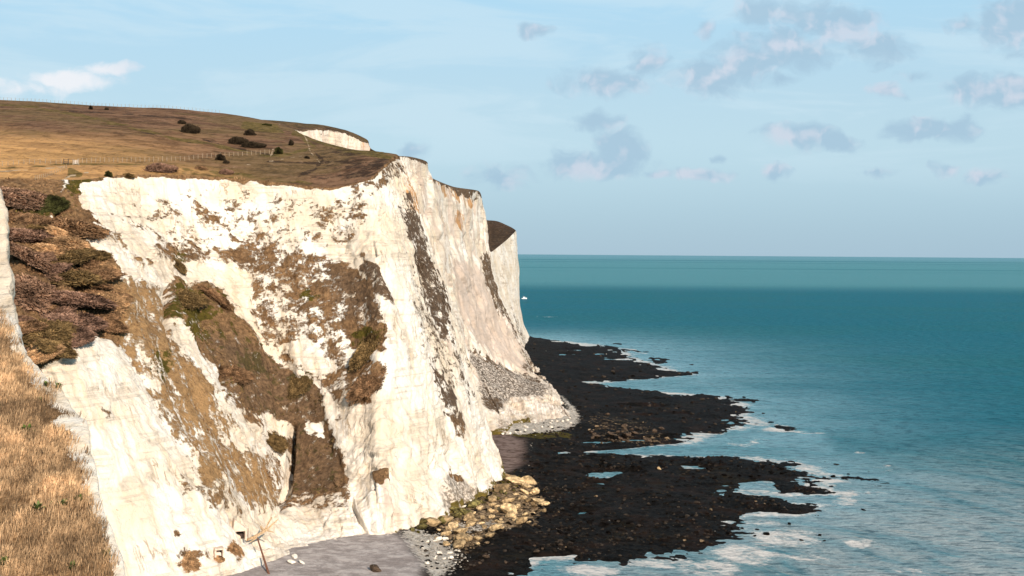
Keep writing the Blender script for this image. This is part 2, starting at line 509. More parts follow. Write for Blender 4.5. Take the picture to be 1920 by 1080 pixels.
B_COLS = [lincol(470, 234, 580), lincol(530, 236, 590), lincol(560, 243, 600), lincol(600, 240, 615), lincol(650, 250, 632), lincol(688, 266, 643), lincol(692, 276, 650), lincol(706, 284, 612), lincol(738, 291.5, 560)]
B_COLS += [pcol(c) for c in [
    [(770, 294, 568), (795, 380, 575), (825, 500, 585), (850, 590, 600), (872, 645, 625), (900, 720, 600), (922, 765, 570), (930, 800, 545), (935, 812, 535)],
    [(801, 304, 585), (822, 410, 598), (845, 520, 612), (865, 600, 628), (882, 660, 640), (910, 720, 605), (935, 768, 572), (945, 798, 550), (948, 809, 541)],
    [(804, 330, 640), (832, 450, 648), (862, 550, 655), (890, 630, 662), (912, 675, 665), (938, 715, 640), (955, 755, 602), (967, 785, 575), (975, 800, 560)],
    [(850, 350, 720), (864, 450, 722), (892, 550, 724), (922, 630, 722), (948, 688, 700), (978, 722, 660), (998, 740, 625), (1013, 775, 592), (1018, 797, 566)],
    [(897, 358, 790), (902, 450, 790), (920, 540, 785), (948, 620, 775), (977, 680, 757), (1005, 712, 720), (1028, 728, 660), (1053, 765, 606), (1066, 786, 585)],
    [(904, 375, 830), (908, 460, 835), (935, 560, 830), (965, 630, 825), (988, 675, 815), (1003, 702, 800), (1042, 735, 675), (1068, 775, 605), (1076, 790, 588)],
    [(905, 385, 900), (920, 500, 900), (950, 600, 900), (972, 650, 890), (985, 670, 885), (992, 680, 880), (998, 690, 873), (1000, 694, 868), (1001, 697, 865)],
]]

C_COLS = [pcol(c) for c in [
    [(896, 500, 960), (915, 560, 965), (940, 630, 970), (970, 655, 985), (985, 668, 990)],
    [(912, 478, 980), (932, 550, 985), (958, 620, 990), (976, 645, 1000), (985, 662, 1000)],
    [(925, 470, 1020), (945, 550, 1030), (965, 610, 1040), (978, 636, 1050), (986, 651, 1060)],
    [(950, 450, 1090), (962, 520, 1095), (974, 585, 1100), (982, 622, 1110), (990, 641, 1120)],
    [(967, 433, 1160), (972, 500, 1160), (975, 575, 1165), (982, 612, 1172), (991, 632, 1180)],
    [(965, 433, 1260), (969, 520, 1260), (972, 580, 1260), (976, 600, 1260), (980, 614, 1258)],
]]


def cliff_net(cols, nr, nc, boost=None):
    C = np.stack(cols)  # (ncol, nrow, 3)
    tc = chord_samples(C, nc)
    S = catmull(C, tc)
    S = np.swapaxes(S, 0, 1)
    tr = chord_samples(S, nr)
    S = catmull(S, tr)
    return S, tc, tr


def mbox(px, py, cx, cy, rx, ry, soft=0.4):
    return sstep(1 + soft, 1 - soft, np.sqrt(((px - cx) / rx) ** 2 + ((py - cy) / ry) ** 2))


def mpoly(px, py, pts, soft=6.0):
    return sstep(-soft, soft, poly_sd(px, py, pts))


def mline(px, py, pts, w):
    return np.exp(-(seg_dist(px, py, pts) / w) ** 2)


def blocks(P, seed, sc):
    """angular fractured blocks: random offset per cell, with narrow joints"""
    Q = P * np.asarray(sc)
    i0 = np.floor(Q).astype(np.int64)
    d1 = np.full(len(P), 9.0)
    d2 = np.full(len(P), 9.0)
    val = np.zeros(len(P))
    for dx in (-1, 0, 1):
        for dy in (-1, 0, 1):
            for dz in (-1, 0, 1):
                c = i0 + np.array([dx, dy, dz])
                j = np.stack([_hash(c[:, 0], c[:, 1], c[:, 2], seed + k) for k in range(4)], 1)
                d_ = np.linalg.norm(Q - (c + 0.5 + 0.45 * j[:, :3]), axis=1)
                n = d_ < d1
                d2 = np.where(n, d1, np.minimum(d2, d_))
                val = np.where(n, j[:, 3], val)
                d1 = np.where(n, d_, d1)
    return val, sstep(0.10, 0.0, d2 - d1)


# ---- main cliff
SA, tcA, trA = cliff_net([pcol(c) for c in A_COLS], 520, 620)
nrA, ncA = SA.shape[:2]
NA = normals(SA)
pxA, pyA = proj(SA)
fl = np.zeros_like(SA)
fl[..., 0] = np.cumsum(np.linalg.norm(np.diff(SA, axis=1, prepend=SA[:, :1]), axis=-1).mean(0))[None, :]
fl[..., 1] = np.cumsum(np.linalg.norm(np.diff(SA, axis=0, prepend=SA[:1]), axis=-1).mean(1))[:, None]
Pf = SA.reshape(-1, 3)
flf = fl.reshape(-1, 3)
px, py = pxA.ravel(), pyA.ravel()
px0, py0 = px, py
px = px + 13 * fbm(Pf * 0.13, 501, 4) + 9 * fbm(Pf * 0.5, 505, 3)
py = py + 13 * fbm(Pf * 0.13, 511, 4) + 9 * fbm(Pf * 0.5, 515, 3)

veg = np.zeros(len(Pf))
green = np.zeros(len(Pf))
dark = np.zeros(len(Pf))


def addv(m, d):
    global veg
    veg = np.maximum(veg, m * d)


SCRUB = [(-200, 300), (112, 322), (150, 345), (150, 372), (188, 425), (150, 432), (172, 455), (205, 480), (232, 540), (240, 600), (232, 650), (205, 630), (172, 622), (140, 640), (94, 690), (60, 800), (-200, 800)]
addv(mpoly(px, py, SCRUB, 5), 1.0)
addv(mpoly(px, py, [(205, 520), (300, 540), (312, 625), (400, 720), (450, 830), (530, 860), (528, 945), (470, 965), (420, 905), (380, 930), (330, 830), (275, 720), (225, 650)], 16), 0.57)
addv(mpoly(px, py, [(225, 560), (290, 560), (400, 730), (430, 830), (370, 830), (300, 720), (240, 640)], 18), 0.66)
addv(mpoly(px, py, [(312, 530), (345, 520), (400, 530), (430, 580), (470, 620), (520, 680), (600, 720), (610, 760), (640, 820), (655, 900), (645, 935), (545, 928), (535, 840), (470, 805), (425, 745), (400, 680), (350, 625), (315, 590)], 12), 0.74)
addv(mpoly(px, py, [(280, 462), (330, 455), (420, 467), (500, 455), (600, 470), (660, 500), (705, 540), (720, 600), (718, 660), (650, 640), (600, 600), (540, 545), (470, 520), (400, 490), (330, 505), (282, 490)], 14), 0.60)
addv(mpoly(px, py, [(600, 480), (660, 500), (705, 540), (718, 590), (650, 560), (615, 520)], 12), 0.70)
addv(mpoly(px, py, [(470, 520), (560, 540), (650, 640), (670, 720), (650, 800), (600, 730), (530, 680), (460, 600)], 18), 0.53)
addv(mpoly(px, py, [(652, 618), (700, 600), (722, 605), (720, 662), (690, 668), (655, 645)], 5), 0.8)
addv(mpoly(px, py, [(650, 672), (720, 676), (722, 722), (690, 760), (660, 770), (645, 720)], 8), 0.62)
addv(mpoly(px, py, [(680, 470), (705, 490), (748, 565), (738, 578), (700, 545), (672, 505)], 6), 0.60)
addv(mpoly(px, py, [(755, 358), (775, 365), (795, 440), (812, 500), (838, 560), (848, 620), (832, 640), (800, 570), (775, 490), (762, 430)], 6), 0.60)
addv(mpoly(px, py, [(740, 360), (760, 400), (790, 480), (776, 470), (752, 410)], 5), 0.58)
addv(mpoly(px, py, [(760, 490), (830, 540), (872, 650), (900, 745), (880, 765), (850, 720), (820, 700), (790, 650), (772, 570)], 14), 0.43)
addv(mpoly(px, py, [(783, 652), (822, 690), (852, 720), (862, 800), (848, 800), (822, 722)], 6), 0.62)
addv(mbox(px, py, 862, 795, 14, 28), 0.6)
addv(mpoly(px, py, [(200, 400), (300, 350), (640, 360), (660, 480), (300, 470)], 25), 0.37)
addv(mpoly(px, py, [(560, 370), (700, 360), (690, 460), (570, 470)], 20), 0.41)
addv(mline(px, py, [(372, 385), (400, 410), (430, 440), (470, 470)], 7), 0.60)
addv(mline(px, py, [(215, 440), (250, 480), (290, 520)], 10), 0.55)
addv(mpoly(px, py, [(320, 870), (450, 890), (480, 960), (440, 965), (390, 960), (340, 920)], 12), 0.45)
addv(mpoly(px, py, [(450, 900), (660, 930), (650, 960), (600, 965), (540, 950), (460, 960)], 8), 0.5)
addv(mpoly(px, py, [(690, 880), (728, 878), (732, 905), (702, 912)], 5), 0.72)
addv(mpoly(px, py, [(832, 880), (868, 890), (874, 905), (840, 900)], 4), 0.72)
addv(mbox(px, py, 358, 1042, 34, 14), 0.58)
addv(mbox(px, py, 330, 1000, 12, 12), 0.55)
addv(mbox(px, py, 200, 775, 8, 16), 0.5)
for a in ((395, 935), (400, 870), (430, 925), (455, 870), (470, 930), (500, 905)):
    addv(mbox(px, py, a[0], a[1], 9, 16), 0.6)
# bare openings in the growth
hole = np.zeros(len(Pf))
for q in ([(472, 785), (500, 778), (545, 788), (538, 822), (490, 815)], [(570, 795), (610, 790), (600, 815), (575, 820)], [(300, 545), (312, 545), (309, 630), (300, 620)], [(330, 500), (400, 492), (470, 522), (440, 535), (400, 525), (330, 520), (270, 530), (265, 505)],
          [(118, 335), (130, 335), (120, 365), (110, 365)], [(125, 330), (160, 325), (160, 328), (125, 336)], [(530, 640), (590, 640), (630, 700), (590, 700), (545, 670)], [(640, 690), (700, 664), (700, 676), (650, 690)], [(98, 400), (106, 395), (104, 440), (92, 425)]):
    hole = np.maximum(hole, mpoly(px, py, q, 5))
veg *= 1 - hole * 0.62
# turf hanging over the rim
addv(sstep(2.2, 0.2, flf[:, 1] - 1.3 * fbm(Pf * 0.3, 77, 3)) * (px > 140), 0.95)
addv(mpoly(px, py, [(640, 345), (690, 338), (720, 312), (742, 296), (760, 320), (720, 345), (680, 362), (640, 365)], 8), 0.55)
# plants towards the frame side of the scrub slope are also growth
for c in ((335, 488, 20, 13), (350, 572, 40, 55), (575, 556, 22, 14), (688, 632, 32, 28), (515, 815, 22, 14), (470, 690, 40, 30), (365, 610, 30, 60), (560, 715, 34, 40), (300, 690, 25, 40), (105, 610, 40, 30), (125, 470, 40, 22), (60, 385, 60, 22), (150, 345, 40, 16)):
    green = np.maximum(green, 0.70 * mbox(px, py, *c, 0.9))
green = np.maximum(green, 0.40 * mpoly(px, py, [(312, 530), (400, 530), (470, 620), (600, 720), (650, 820), (645, 935), (545, 928), (535, 840), (425, 745), (350, 620)], 12))
dark = np.maximum(dark, 0.45 * mpoly(px, py, [(400, 620), (520, 680), (600, 720), (640, 820), (640, 930), (550, 928), (535, 840), (440, 750)], 20))
dark = np.maximum(dark, sstep(700, 760, px) * sstep(820, 760, py) * 0.85)
dark = np.maximum(dark, mpoly(px, py, [(600, 490), (705, 540), (720, 600), (640, 590)], 18) * 0.55)
dark = np.maximum(dark, mpoly(px, py, [(660, 470), (705, 490), (750, 570), (730, 590), (680, 520)], 10) * 0.7)
stain = 0.55 * mpoly(px, py, [(742, 300), (800, 310), (800, 400), (770, 420)], 14)
tan = np.zeros(len(Pf)) + 0.12
tan = np.maximum(tan, 0.45 * mpoly(px, py, [(800, 420), (870, 650), (900, 770), (880, 790), (820, 600)], 20))
tan = np.maximum(tan, 0.5 * mpoly(px, py, [(690, 880), (770, 900), (790, 1000), (690, 1000)], 15))
algae = sstep(6.0, 3.4, Pf[:, 2] + 2.4 * fbm(Pf * 0.22, 521, 3)) * sstep(700, 770, px) * 0.56
px, py = px0, py0
scree = mpoly(px + 6 * fbm(Pf * 0.4, 531, 3), py, [(832, 890), (870, 900), (905, 925), (895, 945), (850, 960), (826, 950)], 6) * 0.75

# relief
damp = np.clip(np.minimum(np.linspace(0, 1, nrA)[:, None] * 22, 1), 0, 1) * np.ones((1, ncA))
damp = damp.ravel()
soft = veg.clip(0, 1)
d = 1.3 * fbm(Pf * 0.055, 3, 4) + 0.55 * fbm(Pf * 0.25, 9, 4)
rib = 1 - np.abs(fbm(np.stack([flf[:, 0] * 0.16, flf[:, 1] * 0.018, 0 * px], 1), 21, 4))
d += (rib - 0.75) * 1.5
wp = Pf + 1.6 * np.stack([fbm(Pf * 0.12, 131 + k, 3) for k in range(3)], 1)
bv, bj = blocks(wp, 141, (0.13, 0.13, 0.055))
bv2, bj2 = blocks(wp, 151, (0.42, 0.42, 0.26))
bare_ = 1 - soft
d += bare_ * (0.6 * bv - 0.4 * bj * sstep(0, .3, fbm(Pf * 0.05, 161, 2)) + 0.2 * bv2 - 0.08 * bj2) * (1 - 0.5 * sstep(460, 250, px))
stripe = mpoly(px + 10 * fbm(Pf * 0.2, 541, 3), py, [(200, 420), (300, 530), (316, 620), (400, 725), (450, 830), (535, 880), (530, 960), (400, 960), (300, 800), (225, 650), (210, 520)], 16)
gul = 1 - np.abs(fbm(np.stack([flf[:, 0] * 0.11 + 0.4 * fbm(Pf * 0.05, 27, 2), flf[:, 1] * 0.010, 0 * px], 1), 28, 3)) * 2
d += gul * 1.9 * sstep(560, 430, px) * sstep(420, 520, py) * (0.12 + 0.88 * sstep(0.1, 0.5, soft))
d *= 1 - 0.45 * sstep(660, 720, px) * sstep(860, 800, py)
d *= 1 - 0.45 * sstep(0.35, 0.1, soft) * sstep(420, 330, px)
ledge = vnoise(np.stack([Pf[:, 0] * 0.03, Pf[:, 1] * 0.03, Pf[:, 2] * 0.45 + vnoise(Pf * 0.05, 6)], 1), 31)
d += 0.28 * ledge * (1 - soft * 0.6)
blk = fbm(Pf * np.array([0.5, 0.5, 0.7]), 41, 3)
d += 0.30 * np.sign(blk) * np.abs(blk) ** 0.6 * (1 - soft)
d += soft * 0.55 * fbm(Pf * 0.55, 52, 4)
scr = mpoly(px, py, SCRUB, 10)
d += scr * (1.3 * fbm(Pf * 0.16, 61, 3) + 0.6 * fbm(Pf * 0.45, 64, 3))
for pts, w, dep in (
        ([(313, 543), (314, 580), (313, 628)], 4.5, 4.0), ([(547, 800), (545, 860), (535, 950)], 6.0, 5.5), ([(416, 690), (420, 745)], 4, 3.0),
        ([(108, 395), (104, 430), (98, 450)], 6, 2.2), ([(100, 520), (103, 560), (90, 575)], 6, 2.2), ([(40, 480), (90, 505), (105, 525)], 6, 1.6), ([(55, 440), (70, 460)], 6, 1.5),
        ([(660, 945), (672, 975), (690, 1003)], 3.5, 2.2), ([(735, 945), (750, 975), (762, 1000)], 3.0, 2.0), ([(700, 905), (706, 940), (730, 1000)], 2.5, 1.2), ([(690, 878), (730, 876), (734, 905)], 2.5, 0.9),
        ([(640, 880), (600, 800), (540, 690), (520, 640)], 9, 0.9), ([(300, 610), (360, 720), (420, 830)], 9, 1.0), ([(250, 600), (310, 720), (370, 850)], 8, 0.8),
        ([(722, 560), (716, 650), (720, 720)], 5, 0.8), ([(700, 470), (745, 560), (760, 600)], 6, 1.0), ([(782, 480), (835, 640), (862, 740)], 6, 1.0)):
    d -= dep * mline(px, py, pts, w)
edge = np.minimum(1, np.linspace(0, 1, ncA) * 30)[None, :] * np.ones((nrA, 1))
DA = Pf + NA.reshape(-1, 3) * (d * damp)[:, None]
DA = DA.reshape(SA.shape)
DA = np.concatenate([DA, DA[-1:] * np.array([1, 1, 0]) + np.array([0, 0, -4.0])])


def padrow(a):
    a = a.reshape(nrA, ncA)
    return np.concatenate([a, a[-1:]]).ravel()


flo = np.concatenate([fl, fl[-1:]]).reshape(-1, 3)
oA = mesh('cliff', DA.reshape(-1, 3), grid_faces(nrA + 1, ncA), M_CHALK,
          dict(veg=padrow(veg), green=padrow(green), dark=padrow(dark), stain=padrow(stain), tan=padrow(tan), algae=padrow(algae), scree=padrow(scree), flow=flo, streak=padrow(stripe)))
tag(oA, 'big white chalk cliff with brown plant growth nearest the beach', 'cliff', kind='structure')

# ---- second cliff and its inland continuation
SB, tcB, trB = cliff_net(B_COLS, 300, 420)
nrB, ncB = SB.shape[:2]
NB = normals(SB)
pxb, pyb = proj(SB)
Pf = SB.reshape(-1, 3)
fb = np.zeros_like(SB)
fb[..., 0] = np.cumsum(np.linalg.norm(np.diff(SB, axis=1, prepend=SB[:, :1]), axis=-1).mean(0))[None, :]
fb[..., 1] = np.cumsum(np.linalg.norm(np.diff(SB, axis=0, prepend=SB[:1]), axis=-1).mean(1))[:, None]
flf = fb.reshape(-1, 3)
px, py = pxb.ravel(), pyb.ravel()
px = px + 9 * fbm(Pf * 0.1, 501, 4) + 6 * fbm(Pf * 0.4, 505, 3)
py = py + 9 * fbm(Pf * 0.1, 511, 4) + 6 * fbm(Pf * 0.4, 515, 3)
veg = np.zeros(len(Pf))
addv(sstep(2.4, 0.2, flf[:, 1] - 1.5 * fbm(Pf * 0.2, 77, 3)), 0.8)
addv(mpoly(px, py, [(902, 470), (916, 480), (945, 560), (978, 640), (968, 640), (930, 575), (905, 535)], 5), 0.64)
addv(mpoly(px, py, [(960, 590), (995, 660), (1003, 705), (985, 700), (972, 650)], 5), 0.55)
addv(mpoly(px, py, [(838, 350), (880, 358), (898, 376), (860, 366)], 3), 0.85)
addv(mline(px, py, [(884, 658), (940, 690), (1010, 715)], 5), 0.62)
addv(mpoly(px, py, [(900, 740), (945, 755), (935, 778), (912, 772)], 6), 0.6)
addv(np.ones(len(Pf)) * (px < 720), 0.2)
green = np.zeros(len(Pf)) + 0.1
dark = np.full(len(Pf), 0.8)
stain = 0.8 * mbox(px, py, 861, 412, 9, 22, 0.5)
stain = np.maximum(stain, 0.55 * mpoly(px, py, [(800, 325), (850, 345), (898, 380), (890, 400), (840, 372), (805, 345)], 8))
stain = np.maximum(stain, 0.5 * mbox(px, py, 680, 268, 12, 14, 0.5))
tan = np.full(len(Pf), 0.46)
tan = np.maximum(tan, 0.74 * mpoly(px, py, [(835, 470), (900, 500), (960, 620), (1000, 700), (960, 690), (890, 650), (860, 590)], 16))
topS = [(882, 662), (930, 685), (1010, 716), (1035, 726), (1000, 742), (955, 755), (918, 780), (900, 740)]
scree = mpoly(px, py, topS, 5)
scree = np.maximum(scree, 0.9 * mpoly(px, py, [(925, 795), (1000, 780), (1075, 785), (1080, 800), (930, 820)], 5) * sstep(-10, 10, py - 790) * 0.6)
algae = sstep(3.6, 2.4, Pf[:, 2]) * (px > 900) * (px < 1000) * 0.58
damp = (np.minimum(np.linspace(0, 1, nrB)[:, None] * 25, 1) * np.ones((1, ncB))).ravel()
d = 2.2 * fbm(Pf * 0.04, 3, 4) + 0.6 * fbm(Pf * 0.2, 9, 4)
rib = 1 - np.abs(fbm(np.stack([flf[:, 0] * 0.07, flf[:, 1] * 0.012, 0 * px], 1), 23, 4))
d += (rib - 0.75) * 2.4 * (1 - scree)
wp = Pf + 2.5 * np.stack([fbm(Pf * 0.09, 131 + k, 3) for k in range(3)], 1)
bv, bj = blocks(wp, 143, (0.09, 0.06, 0.03))
bv2, bj2 = blocks(wp, 153, (0.3, 0.22, 0.16))
d += (1 - scree) * (1.0 * bv - 0.7 * bj + 0.4 * bv2 - 0.2 * bj2)
d += 0.5 * scree * fbm(Pf * 0.7, 8, 3)
DB = (Pf + NB.reshape(-1, 3) * (d * damp)[:, None]).reshape(SB.shape)
DB = np.concatenate([DB, DB[-1:] * np.array([1, 1, 0]) + np.array([0, 0, -4.0])])


def padb(a):
    a = a.reshape(nrB, ncB)
    return np.concatenate([a, a[-1:]]).ravel()


oB = mesh('cliff', DB.reshape(-1, 3), grid_faces(nrB + 1, ncB), M_CHALK,
          dict(veg=padb(veg), green=padb(green), dark=padb(dark), stain=padb(stain), tan=padb(tan), algae=padb(algae), scree=padb(scree), streak=np.full((nrB + 1) * ncB, 0.6), flow=np.concatenate([fb, fb[-1:]]).reshape(-1, 3)))
tag(oB, 'pinkish white chalk cliff behind the big headland with rubble fan at its foot', 'cliff', kind='structure')

# ---- farthest cliff
SC, _, _ = cliff_net(C_COLS, 140, 140)
nrC, ncC = SC.shape[:2]
NC = normals(SC)
Pf = SC.reshape(-1, 3)
pxc, pyc = proj(SC)
px, py = pxc.ravel(), pyc.ravel()
d = 1.6 * fbm(Pf * 0.04, 5, 4) + 1.6 * (0.25 - np.abs(fbm(Pf * np.array([.05, .05, .006]), 15, 4)))
damp = (np.minimum(np.linspace(0, 1, nrC)[:, None] * 25, 1) * np.ones((1, ncC))).ravel()
DC = (Pf + NC.reshape(-1, 3) * (d * damp)[:, None]).reshape(SC.shape)
DC = np.concatenate([DC, DC[-1:] * np.array([1, 1, 0]) + np.array([0, 0, -4.0])])
n0 = len(Pf) + ncC
veg = np.zeros(len(Pf))
addv(mpoly(px, py, [(955, 560), (972, 600), (992, 650), (985, 660), (968, 620)], 4), 0.5)
vegc = np.concatenate([veg, np.zeros(ncC)])
zz = np.zeros(n0)
oC = mesh('cliff', DC.reshape(-1, 3), grid_faces(nrC + 1, ncC), M_CHALK,
          dict(veg=vegc, green=zz, dark=zz + 0.9, stain=zz, tan=zz + 0.3, algae=zz, scree=zz, flow=DC.reshape(-1, 3)))
tag(oC, 'farthest chalk cliff beyond the others, dark turf on top, ending at the sea', 'cliff', kind='structure')

# ------------------------------------------------------------------ hill tops
brow_tab = np.array([(-480, 176, 610), (-150, 182, 620), (-70, 186, 620), (60, 190.5, 620), (150, 196, 625), (230, 200, 630), (310, 203, 635), (420, 213, 635), (500, 226, 620), (545, 240, 590), (580, 259, 555), (640, 280, 530), (700, 289, 505), (735, 291, 492), (748, 293, 496)], float)
BR = catmull(W(brow_tab[:, 0], brow_tab[:, 1], brow_tab[:, 2]), tcA)
RM = DA[0]
nh = 110
rows = []
for i in range(nh):
    t = i / (nh - 1)
    base = RM * (1 - t) + BR * t
    base = base + np.array([0, 0, 1.0]) * (3.2 * math.sin(math.pi * t) * np.interp(tcA, [0, 8, 11, 14], [1, 1, .5, 0.1]))[:, None]
    rows.append(base)
wdrop = np.interp(brow_tab[:, 0], [500, 580], [0, 1])
wd = np.interp(tcA, np.arange(15), wdrop)[:, None]
for k, (dy, dz1, dz0) in enumerate(((6, -4, -0.3), (14, -30, -1.0), (22, -80, -2.0), (200, -110, -18))):
    rows.append(BR + np.array([0, 1.0, 0]) * (dy * (1 - wd) + min(dy, 25) * 0.6 * wd) + np.array([0, 0, 1.0]) * (dz0 * (1 - wd) + dz1 * wd))
HA = np.stack(rows)
Pf = HA.reshape(-1, 3)
tfade = (np.clip(np.minimum(np.arange(nh + 4) / 5, (nh + 3 - np.arange(nh + 4)) / 8), 0, 1)[:, None] * np.ones((1, ncA))).ravel()
HA = (Pf + np.array([0, 0, 1]) * ((0.8 * fbm(Pf * 0.03, 71, 4) + 0.28 * fbm(Pf * 0.2, 73, 4)) * tfade)[:, None])
px, py = proj(HA)
gold = sstep(520, -60, px + 0.9 * np.abs(py - 300)) * sstep(235, 275, py) * 1.0
gold = np.maximum(gold, 0.7 * mpoly(px, py, [(0, 245), (200, 300), (0, 305)], 30))
gold = np.maximum(gold, 0.75 * mpoly(px, py, [(-100, 310), (140, 312), (330, 308), (450, 320), (640, 350), (560, 355), (150, 340), (-100, 340)], 8) * sstep(560, 300, px))
green = 0.62 * mline(px, py, [(-100, 195), (60, 200), (130, 212), (250, 240), (330, 260), (420, 275), (500, 292)], 6)
green = np.maximum(green, 0.8 * mpoly(px, py, [(455, 226), (520, 232), (535, 250), (480, 248), (450, 240)], 6))
green = np.maximum(green, 0.7 * mpoly(px, py, [(550, 240), (740, 290), (745, 305), (640, 285), (545, 255)], 6))
green = np.maximum(green, 0.7 * mline(px, py, [(500, 290), (540, 290), (590, 275), (570, 262)], 5))
green = np.maximum(green, 0.5 * mpoly(px, py, [(330, 310), (480, 325), (640, 345), (600, 352), (340, 330)], 6))
green = np.maximum(green, 0.62 * mline(px, py, [(-60, 320), (120, 308), (300, 308)], 3))
green = np.maximum(green, 0.6 * mpoly(px, py, [(130, 312), (160, 325), (150, 338), (120, 335)], 5))
dark = 0.62 * mline(px, py, [(560, 330), (590, 318), (605, 300), (590, 285)], 5)
dark = np.maximum(dark, 0.6 * mline(px, py, [(130, 208), (230, 214), (300, 218), (360, 224)], 3))
dark = np.maximum(dark, 0.5 * mline(px, py, [(250, 243), (330, 263), (420, 278)], 3))
dark = np.maximum(dark, 0.6 * mpoly(px, py, [(640, 300), (735, 292), (735, 312), (690, 335), (640, 348)], 12))
bare = 0.85 * mline(px, py, [(525, 231), (540, 234), (552, 237), (566, 246)], 3.5)
bare = np.maximum(bare, 0.55 * mline(px, py, [(566, 246), (575, 262), (582, 285), (600, 305)], 2.2))
bare = np.maximum(bare, 0.50 * mline(px, py, [(300, 320), (420, 316), (520, 300), (580, 290)], 1.6))
dark = np.maximum(dark, 0.62 * mline(px, py, [(500, 303), (600, 306), (680, 300)], 3))
dark = np.maximum(dark, 0.58 * mline(px, py, [(380, 262), (470, 284), (520, 292)], 3))
dark = np.maximum(dark, 0.46 * mpoly(px, py, [(600, 262), (745, 290), (735, 315), (690, 338), (620, 345), (560, 340), (600, 310)], 14))
bare = np.maximum(bare, 0.62 * mline(px, py, [(512, 280), (508, 292)], 3))
bare = np.maximum(bare, 0.75 * mline(px, py, [(114, 360), (120, 336), (132, 330), (165, 324)], 2))
bare = np.maximum(bare, 0.62 * mline(px, py, [(-40, 324), (40, 319), (80, 316), (120, 313)], 2.2))
FH = grid_faces(nh + 4, ncA)
oH = mesh('hill', HA, FH, M_HILL, dict(gold=gold, green=green, bare=bare, dark=dark))
tag(oH, 'brown grassy hilltop above the big white cliff', 'hill', kind='structure')


def plateau(rim, back, name, label, n=16, seed=5, vals=(0, 0.45, 0, 0.5)):
    rows = [rim * (1 - i / (n - 1)) + back * (i / (n - 1)) for i in range(n)]
    V = np.stack(rows).reshape(-1, 3)
    f = np.repeat(np.clip(np.arange(n) / 4, 0, 1), rim.shape[0])
    V = V + np.array([0, 0, 1]) * (0.7 * fbm(V * 0.05, seed, 4) * f)[:, None]
    z = np.zeros(len(V))
    o = mesh(name, V, grid_faces(n, rim.shape[0]), M_HILL, dict(gold=z + vals[0], green=z + vals[1], bare=z + vals[2], dark=z + vals[3]))
    return tag(o, label, 'hill', kind='structure')


bk = np.array([W(470, 223, 690), W(530, 226.5, 690), W(560, 230, 690), W(600, 234, 690), W(650, 245, 690), W(688, 262, 690), W(692, 273, 690)])
rb = SB[0]
zb = rb[:, 2]
back = rb + np.array([60.0, 140, 0]) * 0 + np.stack([-rb[:, 0] * 0 - 40, np.full(ncB, 160.0), np.full(ncB, -6.0)], 1)
kk = tcB
ctrl = np.clip(kk, 0, 6)
bkc = catmull(bk, ctrl)
wgt = sstep(7.6, 5.6, kk)[:, None]
back = bkc * wgt + back * (1 - wgt)
plateau(rb, back, 'hill', 'brown turf capping the cliff tops behind the hill', seed=5)
capc = np.array([W(893, 411.5, 1180), W(903, 411.5, 1250), W(915, 412.5, 1300), W(935, 415, 1300), W(960, 427, 1290), W(964, 433.5, 1300)])
plateau(SC[0], catmull(capc, chord_samples(np.stack(C_COLS), ncC)), 'hill', 'dark turf slope on top of the farthest cliff', n=20, seed=8, vals=(0, 0.15, 0, 0.8))

# ------------------------------------------------------------------ near grass slope and chalk bluff
EDGE = [(10, 590, 97), (35, 640, 92), (65, 685, 89), (100, 720, 86), (150, 790, 81), (165, 850, 77), (180, 920, 73), (215, 1040, 68), (245, 1140, 64), (285, 1280, 59)]
ncols = []
for i, (ex, ey, eD) in enumerate(EDGE):
    E = W(ex, ey, eD)
    L = W(-420, ey - 80, eD + 4)
    row = [L + (E - L) * t for t in np.linspace(0, 1, 9)]
    row += [E + np.array(o) for o in ((0.25, 0.1, -0.35), (0.1, 0.3, -1.5), (-0.6, 0.8, -6), (-1.5, 1.5, -15))]
    row.append(np.array([E[0] - 4, E[1] + 3, 0.0]))
    ncols.append(np.stack(row))
NN = np.stack(ncols)  # rows (i), cols
tr_ = np.linspace(0, len(EDGE) - 1, 170)
tc_ = np.concatenate([np.linspace(0, 8, 150), np.linspace(8, 13, 60)[1:]])
SN = catmull(NN, tr_)
SN = np.swapaxes(catmull(np.swapaxes(SN, 0, 1), tc_), 0, 1)
nrN, ncN = SN.shape[:2]
Pf = SN.reshape(-1, 3)
wob = (fbm(Pf * 0.25, 81, 4) * 0.9 + fbm(Pf * 0.9, 83, 3) * 0.3)
cw = (np.interp(tc_, [0, 7.5, 8.5, 13], [1, 0.7, 0.8, 2])[None, :] * np.ones((nrN, 1))).ravel()
Pn = Pf + np.array([0.15, 0.1, 0.8]) * (wob * cw)[:, None]
px, py = proj(Pf)
band = np.interp(py, [560, 640, 700, 760, 840, 900, 960, 1080], [60, 45, 40, 62, 62, 40, 30, 22])
ex = np.interp(py, [e[1] for e in EDGE], [e[0] for e in EDGE])
chk = sstep(0.0, 1.0, 1.15 - (ex - px) / band + 0.55 * fbm(Pf * 0.5, 85, 4))
chk[(tc_[None, :] * np.ones((nrN, 1))).ravel() > 8.2] = 1


def near_material():
    t = NT('near_turf')
    P = t.pos()
    ck = t.attr('chalk')
    n = t.noise(P, 1.6, 8, 0.7)
    n2 = t.noise(P, 0.5, 6, 0.6)
    g = t.mix(t.step(n, 0.3, 0.7), (0.12, 0.066, 0.03), (0.40, 0.25, 0.13))
    c = t.mix(t.step(n2, 0.3, 0.7), (0.76, 0.70, 0.61), (0.66, 0.56, 0.43))
    m = t.step(t.math('ADD', n, t.math('MULTIPLY', t.math('SUBTRACT', ck, 0.5), 1.25)), 0.44, 0.54)
    return t.bsdf(t.mix(m, g, c), 0.95, t.bump(n, 0.7, 0.3), 0.1)


